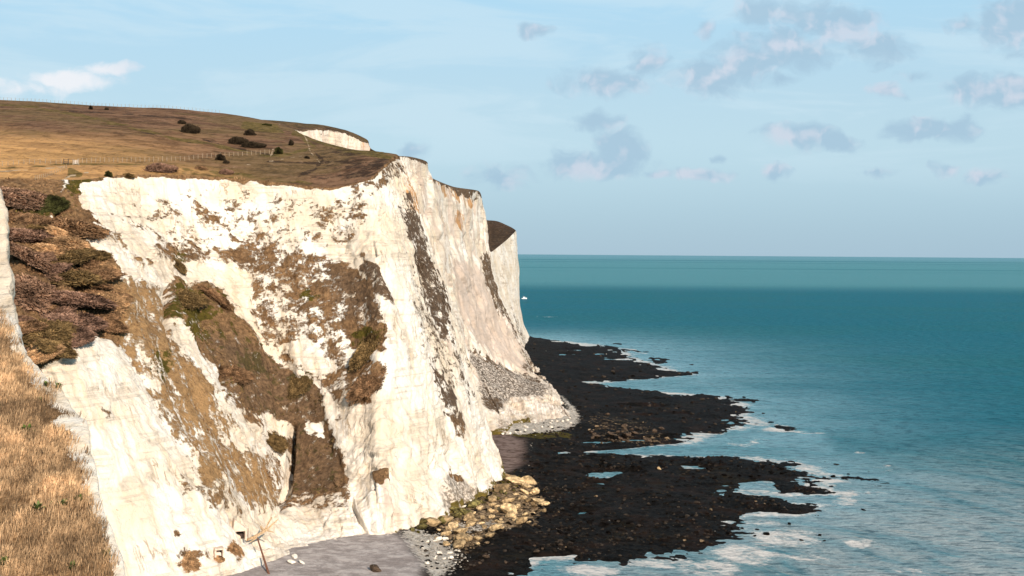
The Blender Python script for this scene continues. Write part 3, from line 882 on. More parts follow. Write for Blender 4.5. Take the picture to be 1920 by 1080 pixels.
M_NEAR = near_material()
oN = mesh('grass_bank', Pn, grid_faces(nrN, ncN), M_NEAR, dict(chalk=chk))
tag(oN, 'steep bank of dry straw grass at the near left corner', 'bank', kind='structure')

BL = []
for (sx_, sy_, sD) in [(-2, 352, 116), (6, 380, 113), (9, 400, 112), (12, 440, 110), (17, 480, 108), (24, 530, 105), (31, 590, 100), (42, 640, 95), (62, 690, 92), (90, 760, 88)]:
    t = (sy_ - 352) / 400
    BL.append(np.stack([W(-420, sy_ - 60 * (1 - t), sD + 6), W(-200, sy_ - 30 * (1 - t), sD + 3), W(-90, sy_ - 12 * (1 - t), sD - 1), W(-30, sy_, sD - 1.5), W(sx_ - 8, sy_, sD - 1.5), W(sx_, sy_, sD - 1.0), W(sx_ - 4, sy_, sD + 3), W(sx_ - 60, sy_, sD + 16), W(sx_ - 300, sy_, sD + 30)]))
BL = np.stack(BL)
SL = catmull(BL, np.linspace(0, len(BL) - 1, 160))
SL = np.swapaxes(catmull(np.swapaxes(SL, 0, 1), chord_samples(np.swapaxes(BL, 0, 1), 200)), 0, 1)
NL = normals(SL)
Pf = SL.reshape(-1, 3)
Pl = Pf + NL.reshape(-1, 3) * (0.5 * fbm(Pf * 0.3, 91, 4) + 0.18 * fbm(Pf * 1.2, 93, 4))[:, None]
px, py = proj(Pf)
veg = np.zeros(len(Pf))
addv(mbox(px, py, 3, 620, 22, 30), 0.5)
addv(np.ones(len(Pf)), 0.22)
zz = np.zeros(len(Pf))
oL = mesh('cliff', Pl, grid_faces(*SL.shape[:2]), M_CHALK, dict(veg=veg, green=zz + 0.3, dark=zz, stain=zz, tan=zz + 0.12, algae=zz, scree=zz, flow=Pf))
tag(oL, 'narrow white chalk bluff at the left edge above the straw grass', 'cliff', kind='structure')

# straw on the bank
nb = 120000
ii = rng.random(nb) * (nrN - 2)
jj = (1 - rng.random(nb) ** 1.0 * 0.62) * 149
ii0, jj0 = ii.astype(int), np.clip(jj.astype(int), 0, ncN - 2)
fi, fj = (ii - ii0)[:, None], (jj - jj0)[:, None]
G = Pn.reshape(nrN, ncN, 3)
base = G[ii0, jj0] * (1 - fi) * (1 - fj) + G[ii0 + 1, jj0] * fi * (1 - fj) + G[ii0, jj0 + 1] * (1 - fi) * fj + G[ii0 + 1, jj0 + 1] * fi * fj
ckb = chk.reshape(nrN, ncN)[ii0, jj0]
clump = fbm(base * 0.55, 101, 3)
ckb = np.clip(ckb + 0.55 * fbm(base * 0.8, 109, 3), 0, 1)
keep = (rng.random(nb) > ckb * 1.05) & (rng.random(nb) < 0.62 + clump * 0.9)
base, clump = base[keep], clump[keep]
nb = len(base)
hgt = (0.28 + 0.30 * rng.random(nb)) * (1 + 0.8 * clump)
az = rng.random(nb) * 2 * np.pi
lean = 0.25 + 0.5 * rng.random(nb)
dirv = np.stack([np.cos(az) * lean + 0.35, np.sin(az) * lean - 0.1, np.ones(nb)], 1)
dirv /= np.linalg.norm(dirv, axis=1, keepdims=True)
wv = np.stack([np.cos(az + 1.4), np.sin(az + 1.4), 0 * az], 1) * (0.010 + 0.012 * rng.random(nb))[:, None]
tip = base + dirv * hgt[:, None]
midp = base + (dirv + np.array([0, 0, 0.35])) * (hgt * 0.55)[:, None]
V = np.stack([base - wv, base + wv, midp + wv * 0.8, midp - wv * 0.8, tip], 1).reshape(-1, 3)
k = np.arange(nb)[:, None] * 5
tone = np.repeat(np.clip(0.42 + 0.75 * clump + 0.4 * (rng.random(nb) - 0.5) + 0.5 * fbm(base * 0.12, 107, 2), 0, 1), 5)
o = mesh('dry_grass', V, [k + np.array([0, 1, 2, 3]), k + np.array([3, 2, 4])], plain('straw', (0.44, 0.305, 0.18), 0.3, 1.0, tone=True), dict(tone=tone), smooth=False)
tag(o, 'dry straw coloured grass covering the near bank', 'grass', kind='stuff')

# ------------------------------------------------------------------ shore: reef, beach and sea
def plan(pts, z=0.4):
    a = np.array(pts, float)
    return Z(a[:, 0], a[:, 1], z)[:, :2]


REEF = plan([(985, 633), (1060, 640), (1120, 646), (1165, 657), (1175, 668), (1230, 684), (1285, 701), (1225, 707), (1150, 712), (1110, 718), (1140, 726), (1250, 735), (1350, 742), (1395, 755), (1385, 772), (1440, 795), (1395, 800), (1330, 813), (1290, 830), (1190, 838), (1110, 843), (1085, 848),
             (1110, 852), (1200, 850), (1300, 857), (1400, 855), (1500, 865), (1545, 884), (1605, 894), (1545, 904), (1565, 924), (1470, 928), (1410, 922), (1455, 940), (1545, 945), (1500, 964), (1400, 963), (1345, 988), (1290, 1014), (1200, 1028), (1100, 1040), (1010, 1046), (990, 1060), (940, 1078), (860, 1100), (700, 1160), (300, 1250),
             (260, 1120), (430, 1060), (640, 990), (720, 940), (850, 850), (900, 760), (960, 680), (975, 640)])
SAND = plan([(250, 1170), (380, 1070), (480, 1040), (600, 1005), (690, 985), (745, 1000), (790, 1020), (790, 1045), (805, 1062), (760, 1090), (600, 1140), (300, 1220)], 2.5)
PEB = plan([(905, 800), (985, 822), (978, 850), (985, 866), (960, 888), (930, 888)], 2.0)
WHITE = [plan(q, 1.8) for q in ([(900, 790), (1080, 770), (1092, 796), (1040, 812), (930, 818)], [(738, 1004), (790, 998), (835, 1004), (868, 1030), (856, 1062), (812, 1078), (780, 1056)], [(1040, 735), (1075, 760), (1095, 785), (1070, 785)], [(830, 985), (940, 975), (960, 990), (880, 1002)], [(985, 830), (1010, 838), (990, 850)])]
TAN = [plan(q, 1.8) for q in ([(800, 975), (900, 930), (940, 880), (1010, 905), (1030, 960), (1000, 985), (940, 1000), (880, 1030), (820, 1015)], [(1075, 790), (1120, 765), (1200, 785), (1290, 820), (1240, 833), (1120, 826)])]
TANV = [0.60, 0.40]
ALG = [plan(q, 1.5) for q in ([(760, 1000), (800, 965), (900, 935), (960, 890), (985, 900), (920, 950), (850, 975), (780, 1010)], [(925, 808), (1020, 803), (1090, 815), (1020, 825), (935, 818)])]
FOOT = np.concatenate([DA[-1][::8, :2], DB[-1][int(ncB * 0.45)::8, :2], DC[-1][::10, :2]])
POOLS = [plan(q, 0.2) for q in ([(1100, 847), (1190, 840), (1290, 829), (1340, 815), (1440, 800), (1580, 850), (1500, 862), (1400, 853), (1300, 855), (1200, 849)], [(1125, 719), (1230, 710), (1300, 703), (1420, 740), (1340, 740), (1240, 733)], [(1395, 905), (1440, 902), (1450, 920), (1405, 924)], [(1000, 1046), (1075, 1040), (1060, 1052), (1010, 1062)], [(1105, 905), (1140, 904), (1135, 910), (1108, 910)], [(1040, 923), (1085, 922), (1080, 926), (1045, 927)], [(1050, 664), (1080, 663), (1085, 666), (1050, 667)], [(1010, 857), (1060, 866), (1035, 868)], [(1080, 960), (1130, 958), (1120, 964), (1085, 965)])]


def foot_distance(X, Y):
    return seg_dist(X, Y, FOOT)


def shore(X, Y):
    sd = poly_sd(X, Y, REEF)
    P3 = np.stack([X, Y, 0 * X], 1)
    n1 = fbm(P3 * np.array([0.07, 0.045, 1]), 201, 4)
    n2 = fbm(P3 * 0.4, 203, 4)
    sc = np.clip(Y / 420, 1, 2.6)
    s = sd / sc
    z = np.where(sd > 0, 1.15 * np.tanh(s / 12), np.maximum(0.055 * s, -4))
    z = z + n1 * 1.25 + n2 * 0.55 * sstep(-40, 3, s)
    df = seg_dist(X, Y, FOOT)
    z = z + 1.9 * np.exp(-df / 13) * (sd > -5)
    z = z - 1.5 * sstep(0.36, 0.55, fbm(P3 * np.array([0.03, 0.06, 1]), 211, 4)) * (sd > 3) * sstep(14, 30, foot_distance(X, Y))
    for q in POOLS:
        z = z - 1.3 * sstep(-3, 1.5, poly_sd(X, Y, q))
    sand = sstep(-4.0, 3.0, poly_sd(X, Y, SAND) + 6 * n1)
    zs = 1.0 + 1.9 * np.exp(-df / 22) + 0.12 * n1
    z = z * (1 - sand) + zs * sand
    peb = sstep(-2.5, 2.5, poly_sd(X, Y, PEB) + 3 * n1)
    z = z * (1 - peb) + (0.8 + 1.2 * np.exp(-df / 14)) * peb
    z = np.where(df < 1.0, np.minimum(z, 3.0), z)
    return z, sd, sand, peb, df


pr = np.concatenate([np.arange(612, 1110, 1.6), np.arange(1110, 1500, 12)])
pc = np.concatenate([np.arange(-200, 640, 14), np.arange(640, 1680, 2.6), np.arange(1680, 1760, 12)])
PX, PY = np.meshgrid(pc, pr)
SP = Z(PX.ravel(), PY.ravel(), 0.5)
X, Y = SP[:, 0], SP[:, 1]
z, sd, sand, peb, df = shore(X, Y)


def union(polys, vals=None, soft=4):
    m = np.zeros(len(X))
    for i, q in enumerate(polys):
        m = np.maximum(m, sstep(-soft, soft, poly_sd(X, Y, q)) * (vals[i] if vals else 1))
    return m


white = union(WHITE, [0.66, 0.66, 0.7, 0.5, 0.5])
white = np.maximum(white, 0.10)
tanm = union(TAN, TANV, 6)
alg = union(ALG, [0.55, 0.6], 4)
oR = mesh('shore', np.stack([X, Y, z], 1), grid_faces(len(pr), len(pc)), M_REEF, dict(sand=sand, white=white, tan=tanm, algae=alg, pebble=peb))
tag(oR, 'dark wave cut rock shelf and grey beach at the foot of the cliffs', 'shore', kind='structure')

# sea: one polar sheet, fine where the photograph looks
rr = np.concatenate([np.geomspace(30, 240, 20)[:-1], np.geomspace(240, 1500, 330)[:-1], np.geomspace(1500, 250000, 90)])
aa = np.radians(np.concatenate([np.arange(-180, -24, 6), np.arange(-24, -4, 1), np.arange(-4, 23, 0.075), np.arange(23, 30, 1), np.arange(30, 181, 6)]))
A_, R_ = np.meshgrid(aa, rr)
X, Y = (R_ * np.sin(A_)).ravel(), (R_ * np.cos(A_)).ravel()
near = (R_.ravel() < 1800) & (Y > 100) & (np.abs(A_.ravel()) < 0.45)
sdS = np.full(len(X), -900.0)
sdS[near] = poly_sd(X[near], Y[near], REEF)
px, py = proj(np.stack([X, Y, 0 * X], 1))
pw = np.stack([X * 0.06, Y * 0.035, 0 * X], 1)
px = px + 60 * fbm(pw, 601, 4) * near
py = py + 16 * fbm(pw, 607, 4) * near
foam = np.zeros(len(X))
sc = np.clip(Y / 420, 1, 2.6)
s = sdS / sc
foam = 0.62 * np.exp(-np.maximum(-s, 0) / 9) * (s < 6)
foam = np.maximum(foam, 0.42 * np.exp(-np.maximum(-s, 0) / 30))
q = np.where(near, 1.0, 0.0)
for c in ((1400, 1040, 110, 22, .68), (1480, 1010, 90, 20, .62), (1330, 1062, 80, 18, .66), (1615, 1013, 34, 11, .66), (1230, 1062, 120, 20, .62), (1100, 1068, 90, 14, .6), (1560, 905, 50, 12, .62), (1600, 920, 60, 14, .64), (1575, 940, 40, 14, .6), (1420, 985, 90, 16, .55), (1660, 880, 60, 8, .45), (1590, 845, 14, 4, .6), (1660, 873, 18, 4, .6),
          (1230, 775, 60, 5, .5), (1450, 800, 60, 8, .62), (1380, 830, 70, 8, .55), (1500, 810, 40, 4, .6), (1020, 590, 60, 3, .5), (1180, 660, 40, 4, .6), (1460, 698, 60, 2, .5), (1280, 1075, 60, 12, .6), (1700, 1075, 90, 12, .5), (1520, 1045, 60, 14, .5)):
    foam = np.maximum(foam, q * c[4] * mbox(px, py, c[0], c[1], c[2], c[3], 0.7))
pale = q * (np.exp(-np.maximum(-s, 0) / 38) * 0.9)
pale = np.maximum(pale, q * 0.42 * sstep(640, 960, py + 0.15 * (1400 - px)))
pale = np.maximum(pale, q * mpoly(px, py, [(1090, 700), (1300, 690), (1500, 780), (1560, 850), (1500, 865), (1090, 850), (1290, 820), (1420, 790), (1370, 745), (1120, 722)], 55) * 0.9)  # inlets, paler for the sky reflection painted there
silt = q * sstep(-60, 160, (py - 880) + 0.10 * (px - 1500)) * sstep(1050, 1500, px)
silt = np.maximum(silt, q * 0.7 * sstep(1000, 1060, py) * sstep(1000, 1200, px))
deep = np.where(near, sstep(0, 1, 1.2 - pale), 1.0)
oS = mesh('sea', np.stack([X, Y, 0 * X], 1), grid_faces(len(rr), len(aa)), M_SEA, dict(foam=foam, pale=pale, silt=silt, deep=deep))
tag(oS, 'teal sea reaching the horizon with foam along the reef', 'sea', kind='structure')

# ------------------------------------------------------------------ placing helpers
def bvh_of(V, nr, nc, s=1):
    g = V.reshape(nr, nc, 3)[::s, ::s]
    f = grid_faces(g.shape[0], g.shape[1])
    return BVHTree.FromPolygons(g.reshape(-1, 3).tolist(), f.tolist())


BV = {'a': bvh_of(DA, nrA + 1, ncA, 3), 'h': bvh_of(HA, nh + 4, ncA, 2), 'n': bvh_of(Pn, nrN, ncN, 2)}


def hit(px, py, which='ha', nrm=False):
    r = Vector(ray(px, py)).normalized()
    best = None
    for k in which:
        h = BV[k].ray_cast(Vector(EYE), r)
        if h[0] is not None and (best is None or h[3] < best[1]):
            best = (h[0], h[3], h[1])
    if nrm:
        return (best[0], best[2]) if best else (None, None)
    return best[0] if best else None


def on_shore(px, py):
    zz = np.full(np.shape(px), 1.0)
    for _ in range(4):
        r = ray(px, py)
        P = EYE + r * ((zz - H) / r[..., 2])[..., None]
        zz = shore(P[:, 0].copy(), P[:, 1].copy())[0]
    P[:, 2] = zz
    return P


import bmesh


def ico(sub):
    bm = bmesh.new()
    bmesh.ops.create_icosphere(bm, subdivisions=sub, radius=1)
    V = np.array([v.co[:] for v in bm.verts])
    Fc = np.array([[v.index for v in f.verts] for f in bm.faces])
    bm.free()
    return V, Fc


def rock_shape(seed, sub=3, flat=0.7):
    g = np.random.default_rng(seed)
    V, Fc = ico(sub)
    nd = g.normal(size=(11, 3))
    nd /= np.linalg.norm(nd, axis=1, keepdims=True)
    dd = 0.52 + 0.34 * g.random(11)
    s = np.ones(len(V))
    for n_, d_ in zip(nd, dd):
        c = V @ n_
        s = np.where(c > 1e-3, np.minimum(s, d_ / np.maximum(c, 1e-3)), s)
    V = V * s[:, None]
    V = V * (1 + 0.10 * fbm(V * 2.3 + seed, seed, 3))[:, None]
    V = V * np.array([1.25, 1.0, flat]) * (0.85 + 0.3 * g.random(3))
    return V, Fc


# ------------------------------------------------------------------ loose rock
M_TAN = plain('tan_rock', (0.40, 0.275, 0.14), 0.45, 2.0, 0.9, 0.8, each=True)
M_BLACK = plain('weed_black_rock', (0.006, 0.0044, 0.0035), 0.6, 3.0, 0.85, 0.9, 0.05, each=True)
M_WHITEB = plain('chalk_block', (0.72, 0.65, 0.55), 0.12, 2.0, 0.95, 0.6, 0.05)
M_GREENB = plain('algae_rock', (0.12, 0.095, 0.03), 0.6, 2.0, 0.85, 0.8, each=True)
M_BROWNB = plain('brown_rock', (0.075, 0.05, 0.033), 0.5, 2.5, 0.9, 0.8)
PROTO = {}
for nm, mt in (('tan', M_TAN), ('black', M_BLACK), ('white', M_WHITEB), ('green', M_GREENB), ('brown', M_BROWNB)):
    for v in range(4):
        V, Fc = rock_shape(v * 7 + len(nm), 3)
        o = mesh('boulder', V, Fc, mt, smooth=False)
        PROTO[nm, v] = o.data
        bpy.data.objects.remove(o)


def boulder(kind, P, size, label, group=None, sink=0.25, sq=1.0):
    o = bpy.data.objects.new('boulder', PROTO[kind, random.randrange(4)])
    COL.objects.link(o)
    o.location = (P[0], P[1], P[2] + size * (0.55 - sink))
    o.scale = (size * random.uniform(.8, 1.25), size * random.uniform(.8, 1.2), size * random.uniform(.7, 1.1) * sq)
    o.rotation_euler = (random.uniform(-.35, .35), random.uniform(-.35, .35), random.uniform(0, 6.28))
    return tag(o, label, 'rock', group)


nbould = 0


def scatter(kind, polys, n, smin, smax, label, group, big=None, seed=1, sq=1.0):
    global nbould
    g = np.random.default_rng(seed)
    poly = np.array(polys, float)
    pts = []
    lo, hi = poly.min(0), poly.max(0)
    while len(pts) < n:
        c = lo + (hi - lo) * g.random((400, 2))
        c = c[poly_sd(c[:, 0], c[:, 1], poly) > 0]
        pts += c.tolist()
    pts = np.array(pts[:n])
    P = on_shore(pts[:, 0], pts[:, 1])
    sz = smin + (smax - smin) * g.random(n) ** 2.2
    order = np.argsort(-sz)
    for q, i in enumerate(order):
        lab = big if (big and q == 0) else label
        boulder(kind, P[i], sz[i], lab, None if (big and q == 0) else group, sq=sq)
    nbould += n


scatter('tan', [(905, 925), (945, 885), (1000, 905), (1025, 955), (1000, 985), (930, 985), (895, 960)], 46, 0.7, 2.7, 'tan angular boulder heaped below the corner of the white headland', 'tan boulders below the headland corner', 'largest tan boulder under the corner of the white headland', 3)
scatter('tan', [(800, 985), (890, 955), (960, 985), (930, 1015), (860, 1030), (815, 1020)], 40, 0.6, 2.1, 'tan boulder between the green foot of the cliff and the white rubble', 'tan boulders beside the white rubble', 'largest tan boulder beside the white rubble at the end of the grey sand', 5)
scatter('green', [(765, 1000), (800, 970), (900, 942), (960, 905), (965, 920), (905, 952), (820, 985), (775, 1008)], 26, 0.7, 1.8, 'green algae covered boulder in the line along the cliff foot', 'green boulders along the cliff foot', None, 7)
scatter('white', [(790, 1010), (850, 1005), (880, 1030), (850, 1060), (795, 1060)], 26, 0.3, 0.8, 'white chalk block in the rubble spilling off the end of the grey sand', 'chalk blocks at the end of the sand', None, 9)
scatter('white', [(930, 800), (1070, 785), (1085, 797), (940, 818)], 22, 0.5, 1.3, 'white chalk block below the low chalk ledge of the second cliff', 'chalk blocks below the second cliff', None, 11)
scatter('white', [(835, 900), (870, 905), (900, 935), (870, 955), (835, 950)], 18, 0.5, 1.1, 'white chalk lump in the small rockfall against the headland', 'chalk lumps in the rockfall', None, 13)
scatter('black', [(985, 865), (1150, 855), (1300, 862), (1480, 868), (1540, 890), (1400, 905), (1200, 890), (1000, 895)], 50, 0.6, 1.35, 'black weed covered boulder along the nearest long finger of the reef', 'black boulders on the nearest reef finger', None, 15, 0.75)
scatter('black', [(950, 985), (1040, 920), (1150, 960), (1250, 1010), (1050, 1030), (930, 1040)], 34, 0.5, 1.15, 'black boulder on the broad dark flat in front of the tan boulders', 'black boulders on the near flat', None, 17, 0.75)
scatter('brown', [(1085, 795), (1130, 775), (1200, 790), (1285, 822), (1220, 832), (1110, 826)], 22, 0.9, 1.8, 'brown boulder in the lighter patch of the middle reef', 'brown boulders in the light reef patch', None, 19, 0.8)
scatter('brown', [(860, 1045), (1010, 1020), (1060, 1040), (960, 1070), (860, 1075)], 8, 0.4, 0.9, 'brown stone among the reddish weed nearest the bottom of the shore', 'brown stones in the reddish weed', 'largest brown stone in the reddish weed beside the near pool', 21)
P = on_shore(np.array([705.0, 552, 548, 566, 1235, 1268]), np.array([1071.0, 1046, 1056, 1056, 881, 884]))
boulder('brown', P[0], 1.35, 'brown capped boulder alone on the open grey sand')
boulder('white', P[1], 0.95, 'upper flat chalk slab of the small white heap on grey sand', sq=0.5)
boulder('white', P[2], 1.0, 'lower left chalk block of the small white heap on grey sand', sq=0.6)
boulder('white', P[3], 0.8, 'lower right chalk block of the small white heap on grey sand', sq=0.6)
boulder('tan', P[4], 0.9, 'single tan boulder lying on the black reef finger')
for (x, y, s) in ((1310, 1000, .5), (1345, 992, .6), (1368, 1002, .8), (1392, 992, .6), (1415, 1006, .5), (1420, 994, .55), (1437, 1003, .9), (1480, 984, .7), (1502, 1014, .45), (1537, 1005, .7), (1545, 1015, .4), (1618, 957, .6), (1562, 895, .8), (1590, 890, .5), (1395, 746, 1.0), (1410, 752, .7), (1445, 793, .9), (1400, 765, .8), (1080, 828, .7)):
    q = Z(x, y, -0.05)
    boulder('black', q, s, 'small black rock standing alone in the water off the end of the reef', 'lone black rocks in the water', sink=0.2, sq=0.7)
    nbould += 1

# thousands of smaller stones
Vr, Fr = [], []
variants = [rock_shape(200 + k, 2, 0.75) for k in range(6)]
ns = 9500
sx_ = 860 + 760 * rng.random(ns)
sy_ = 640 + 430 * rng.random(ns) ** 0.75
sx_[:1500] = 860 + 240 * rng.random(1500)
sy_[:1500] = 880 + 160 * rng.random(1500)
sx_[1500:2300] = 780 + 120 * rng.random(800)
sy_[1500:2300] = 985 + 85 * rng.random(800)
sx_[2300:2700] = 900 + 190 * rng.random(400)
sy_[2300:2700] = 775 + 40 * rng.random(400)
P = on_shore(sx_, sy_)
zz, sd_, sand_, peb_, df_ = shore(P[:, 0].copy(), P[:, 1].copy())
clus = fbm(P * 0.06, 301, 3)
ok = (sd_ > -6) & (zz > 0.02) & (sand_ < 0.45) & (df_ > 0.8) & ((clus > -0.12) | (rng.random(ns) < 0.2)) & (peb_ < 0.5)
P = P[ok]
ns = len(P)
size = (0.16 + 0.50 * rng.random(ns) ** 2.2) * np.clip(P[:, 1] / 430, 0.9, 1.9)
wpol = np.zeros(ns)
for q in WHITE:
    wpol = np.maximum(wpol, sstep(-3, 2, poly_sd(P[:, 0], P[:, 1], q)))
tpol = np.maximum(sstep(-4, 4, poly_sd(P[:, 0], P[:, 1], TAN[0])), 0.3 * sstep(-4, 4, poly_sd(P[:, 0], P[:, 1], TAN[1])))
apol = sstep(-2, 2, poly_sd(P[:, 0], P[:, 1], ALG[0])) * 0.6
rwhite = (rng.random(ns) < wpol * 0.85 + 0.006).astype(float)
rtan = (rng.random(ns) < tpol * 0.7 + 0.012).astype(float)
ralg = (rng.random(ns) < apol).astype(float)
off = 0
acc = {k: [] for k in ('white', 'tan', 'algae')}
for i in range(ns):
    V, Fc = variants[i % 6]
    a = rng.random() * 6.28
    ca, sa = math.cos(a), math.sin(a)
    Q = V * size[i] * (0.55 if rwhite[i] else 1)
    Q = np.stack([Q[:, 0] * ca - Q[:, 1] * sa, Q[:, 0] * sa + Q[:, 1] * ca, Q[:, 2]], 1) + P[i] + np.array([0, 0, size[i] * 0.18])
    Vr.append(Q)
    Fr.append(Fc + off)
    off += len(V)
nv = len(variants[0][0])
zr = np.zeros(off)
o = mesh('loose_stones', np.concatenate(Vr), np.concatenate(Fr), M_REEF,
         dict(white=np.repeat(rwhite, nv), tan=np.repeat(rtan * 0.95, nv), algae=np.repeat(ralg, nv), sand=zr, pebble=zr, lift=np.repeat(rng.random(ns) ** 2.2, nv)), smooth=False)
tag(o, 'countless dark and pale stones strewn over the reef and cliff foot', 'stones', kind='stuff')

# ------------------------------------------------------------------ growth clinging to the big cliff
cand = rng.integers(0, nrA * ncA, 90000)
Pc = DA[:nrA].reshape(-1, 3)[cand]
vA = oA.data.attributes['veg'].data
va = np.zeros(len(DA.reshape(-1, 3)), np.float32)
vA.foreach_get('value', va)
ga = np.zeros_like(va)
oA.data.attributes['green'].data.foreach_get('value', ga)
da = np.zeros_like(va)
oA.data.attributes['dark'].data.foreach_get('value', da)
vv, gv, dv_ = va[cand], ga[cand], da[cand]
nz = fbm(Pc * 0.25, 401, 4)
keep = (vv + nz * 0.6 > 0.80) & (rng.random(len(vv)) < 0.40)
Pc, gv, dv_ = Pc[keep], gv[keep], dv_[keep]
npl = len(Pc)
m = 7
sz = (0.16 + 0.30 * rng.random(npl))[:, None, None]
dirs = rng.normal(size=(npl, m, 3)) + np.array([0.25, -0.35, 0.75])
dirs /= np.linalg.norm(dirs, axis=2, keepdims=True)
side = np.cross(dirs, rng.normal(size=(npl, m, 3)))
side /= np.linalg.norm(side, axis=2, keepdims=True)
root = Pc[:, None, :] + 0.25 * rng.normal(size=(npl, m, 3)) * sz
T = np.stack([root - side * sz * 0.28, root + side * sz * 0.28, root + dirs * sz * 1.25 + side * sz * 0.12, root + dirs * sz * 1.2 - side * sz * 0.12], 2).reshape(-1, 3)
k = np.arange(npl * m)[:, None] * 4


def growth_material(name):
    t = NT(name)
    P = t.pos()
    n = t.attr('tone')
    c = t.mix(n, (0.12, 0.066, 0.033), (0.42, 0.25, 0.125))
    c = t.mix(t.attr('green'), c, t.mix(n, (0.04, 0.034, 0.008), (0.18, 0.14, 0.03)))
    c = t.mix(t.attr('dark'), c, t.mix(n, (0.03, 0.02, 0.013), (0.12, 0.08, 0.05)))
    return t.bsdf(c, 0.95, None, 0.1)


tn_ = np.clip(0.45 + 0.9 * fbm(Pc * 0.12, 405, 3) + 0.35 * rng.normal(size=npl) * 0.6, 0, 1)
o = mesh('cliff_growth', T, k + np.array([0, 1, 2, 3]), growth_material('cliff_growth'), dict(tone=np.repeat(tn_, m * 4), green=np.repeat(np.clip(gv * 1.2 - 0.1 + 0.4 * rng.normal(size=npl), 0, 1) * (gv > 0.15), m * 4), dark=np.repeat(dv_, m * 4)), smooth=False)
tag(o, 'brown and olive plant growth clinging to the face of the big cliff', 'vegetation', kind='stuff')


# ------------------------------------------------------------------ shrubs
def foliage(seed, n=5200, sweep=(0.35, -0.15, 0.15), twig=0.13, flat=0.62):
    g = np.random.default_rng(seed)
    a = g.random(n) * 2 * np.pi
    zc = g.random(n) ** 0.8
    r = np.sqrt(np.clip(1 - zc ** 2, 0, 1))
    Nn = np.stack([np.cos(a) * r, np.sin(a) * r, zc], 1)
    lump = 1 + 0.38 * fbm(Nn * 1.9 + seed, seed, 3)
    B = Nn * lump[:, None] * (0.72 + 0.28 * g.random(n) ** 0.5)[:, None] * np.array([1, 1, flat])
    dr = Nn * 0.8 + np.array(sweep) + 0.7 * g.normal(size=(n, 3))
    dr /= np.linalg.norm(dr, axis=1, keepdims=True)
    sd_ = np.cross(dr, g.normal(size=(n, 3)))
    sd_ /= np.linalg.norm(sd_, axis=1, keepdims=True)
    L = (twig * (0.5 + g.random(n)))[:, None]
    Wd = L * 0.16
    V = np.stack([B - sd_ * Wd, B + sd_ * Wd, B + dr * L + sd_ * Wd * 0.5, B + dr * L - sd_ * Wd * 0.5], 1).reshape(-1, 3)
    k = np.arange(n)[:, None] * 4
    tone = np.repeat(np.clip(0.5 + 0.9 * fbm(B * 2.2, seed + 5, 3) + 0.3 * g.normal(size=n) * 0.5, 0, 1), 4)
    return V, k + np.array([0, 1, 2, 3]), tone


def core(seed, flat=0.62):
    V, Fc = ico(3)
    V = V * (0.84 * (1 + 0.38 * fbm(V * 1.9 + seed, seed, 3)))[:, None]
    V[:, 2] = np.where(V[:, 2] < 0, V[:, 2] * 0.35, V[:, 2]) * flat
    return V, Fc


KIND = {'pink': (0.225, 0.140, 0.095), 'purple': (0.175, 0.108, 0.078), 'olive': (0.150, 0.102, 0.046), 'brown': (0.205, 0.125, 0.070), 'dark': (0.034, 0.026, 0.017), 'darkgreen': (0.04, 0.042, 0.014), 'straw': (0.34, 0.215, 0.115)}
MAT_L = {k: plain('foliage_' + k, v, 0.25, 2.0, 0.95, 0.2, 0.08, tone=True) for k, v in KIND.items()}
MAT_C = {k: plain('dark_core_' + k, tuple(c * 0.6 for c in v), 0.3, 3.0, 0.95, 0.6, 0.05) for k, v in KIND.items()}  # foliage colour darkened for the inner dome, standing for shade inside the bush
SHR = {}


def shrub(px, py, wpx, hpx, kind, label, which='ha', group=None, name='shrub', yaw=None):
    """px, py: middle of the foot; wpx, hpx: size the bush has in the survey picture"""
    P, nv_ = hit(px, py, which, True)
    if P is None:
        return None
    if nv_.dot(Vector(EYE) - P) < 0:
        nv_ = -nv_
    D = (Vector(P) - Vector(EYE)).length
    v = random.randrange(3)
    if (kind, v) not in SHR:
        V, Q, tone = foliage(500 + v)
        f = mesh('foliage', V, Q, MAT_L[kind], dict(tone=tone), smooth=False)
        Vc, Fc = core(500 + v)
        c = mesh('dark_core', Vc, Fc, MAT_C[kind], dict(tone=np.full(len(Vc), 0.3)))
        SHR[kind, v] = (f.data, c.data)
        bpy.data.objects.remove(f)
        bpy.data.objects.remove(c)
    e = empty(name, (P[0], P[1], P[2] - 0.15))
    rx = wpx / 2 * D / F
    rz = hpx * D / F / 0.85
    e.scale = (rx, (rx + rz) / 2 * 0.9, rz)
    ax = Vector((0, 0, 1))
    if which == 'a':
        ax = (nv_ + Vector((0, 0, 0.55))).normalized()
        e.scale = (rx * 1.25, (rx + rz) / 2 * 1.45, rz * 0.50)
        if yaw is None:
            yaw = random.uniform(-1.05, -0.55)
    e.rotation_mode = 'QUATERNION'
    e.rotation_quaternion = Vector((0, 0, 1)).rotation_difference(ax) @ Quaternion((0, 0, 1), random.uniform(-0.3, 0.3) if yaw is None else yaw)
    for nm, dat in zip(('foliage', 'dark_core'), SHR[kind, v]):
        o = bpy.data.objects.new(nm, dat)
        COL.objects.link(o)
        o.parent = e
    return tag(e, label, 'bush', group)


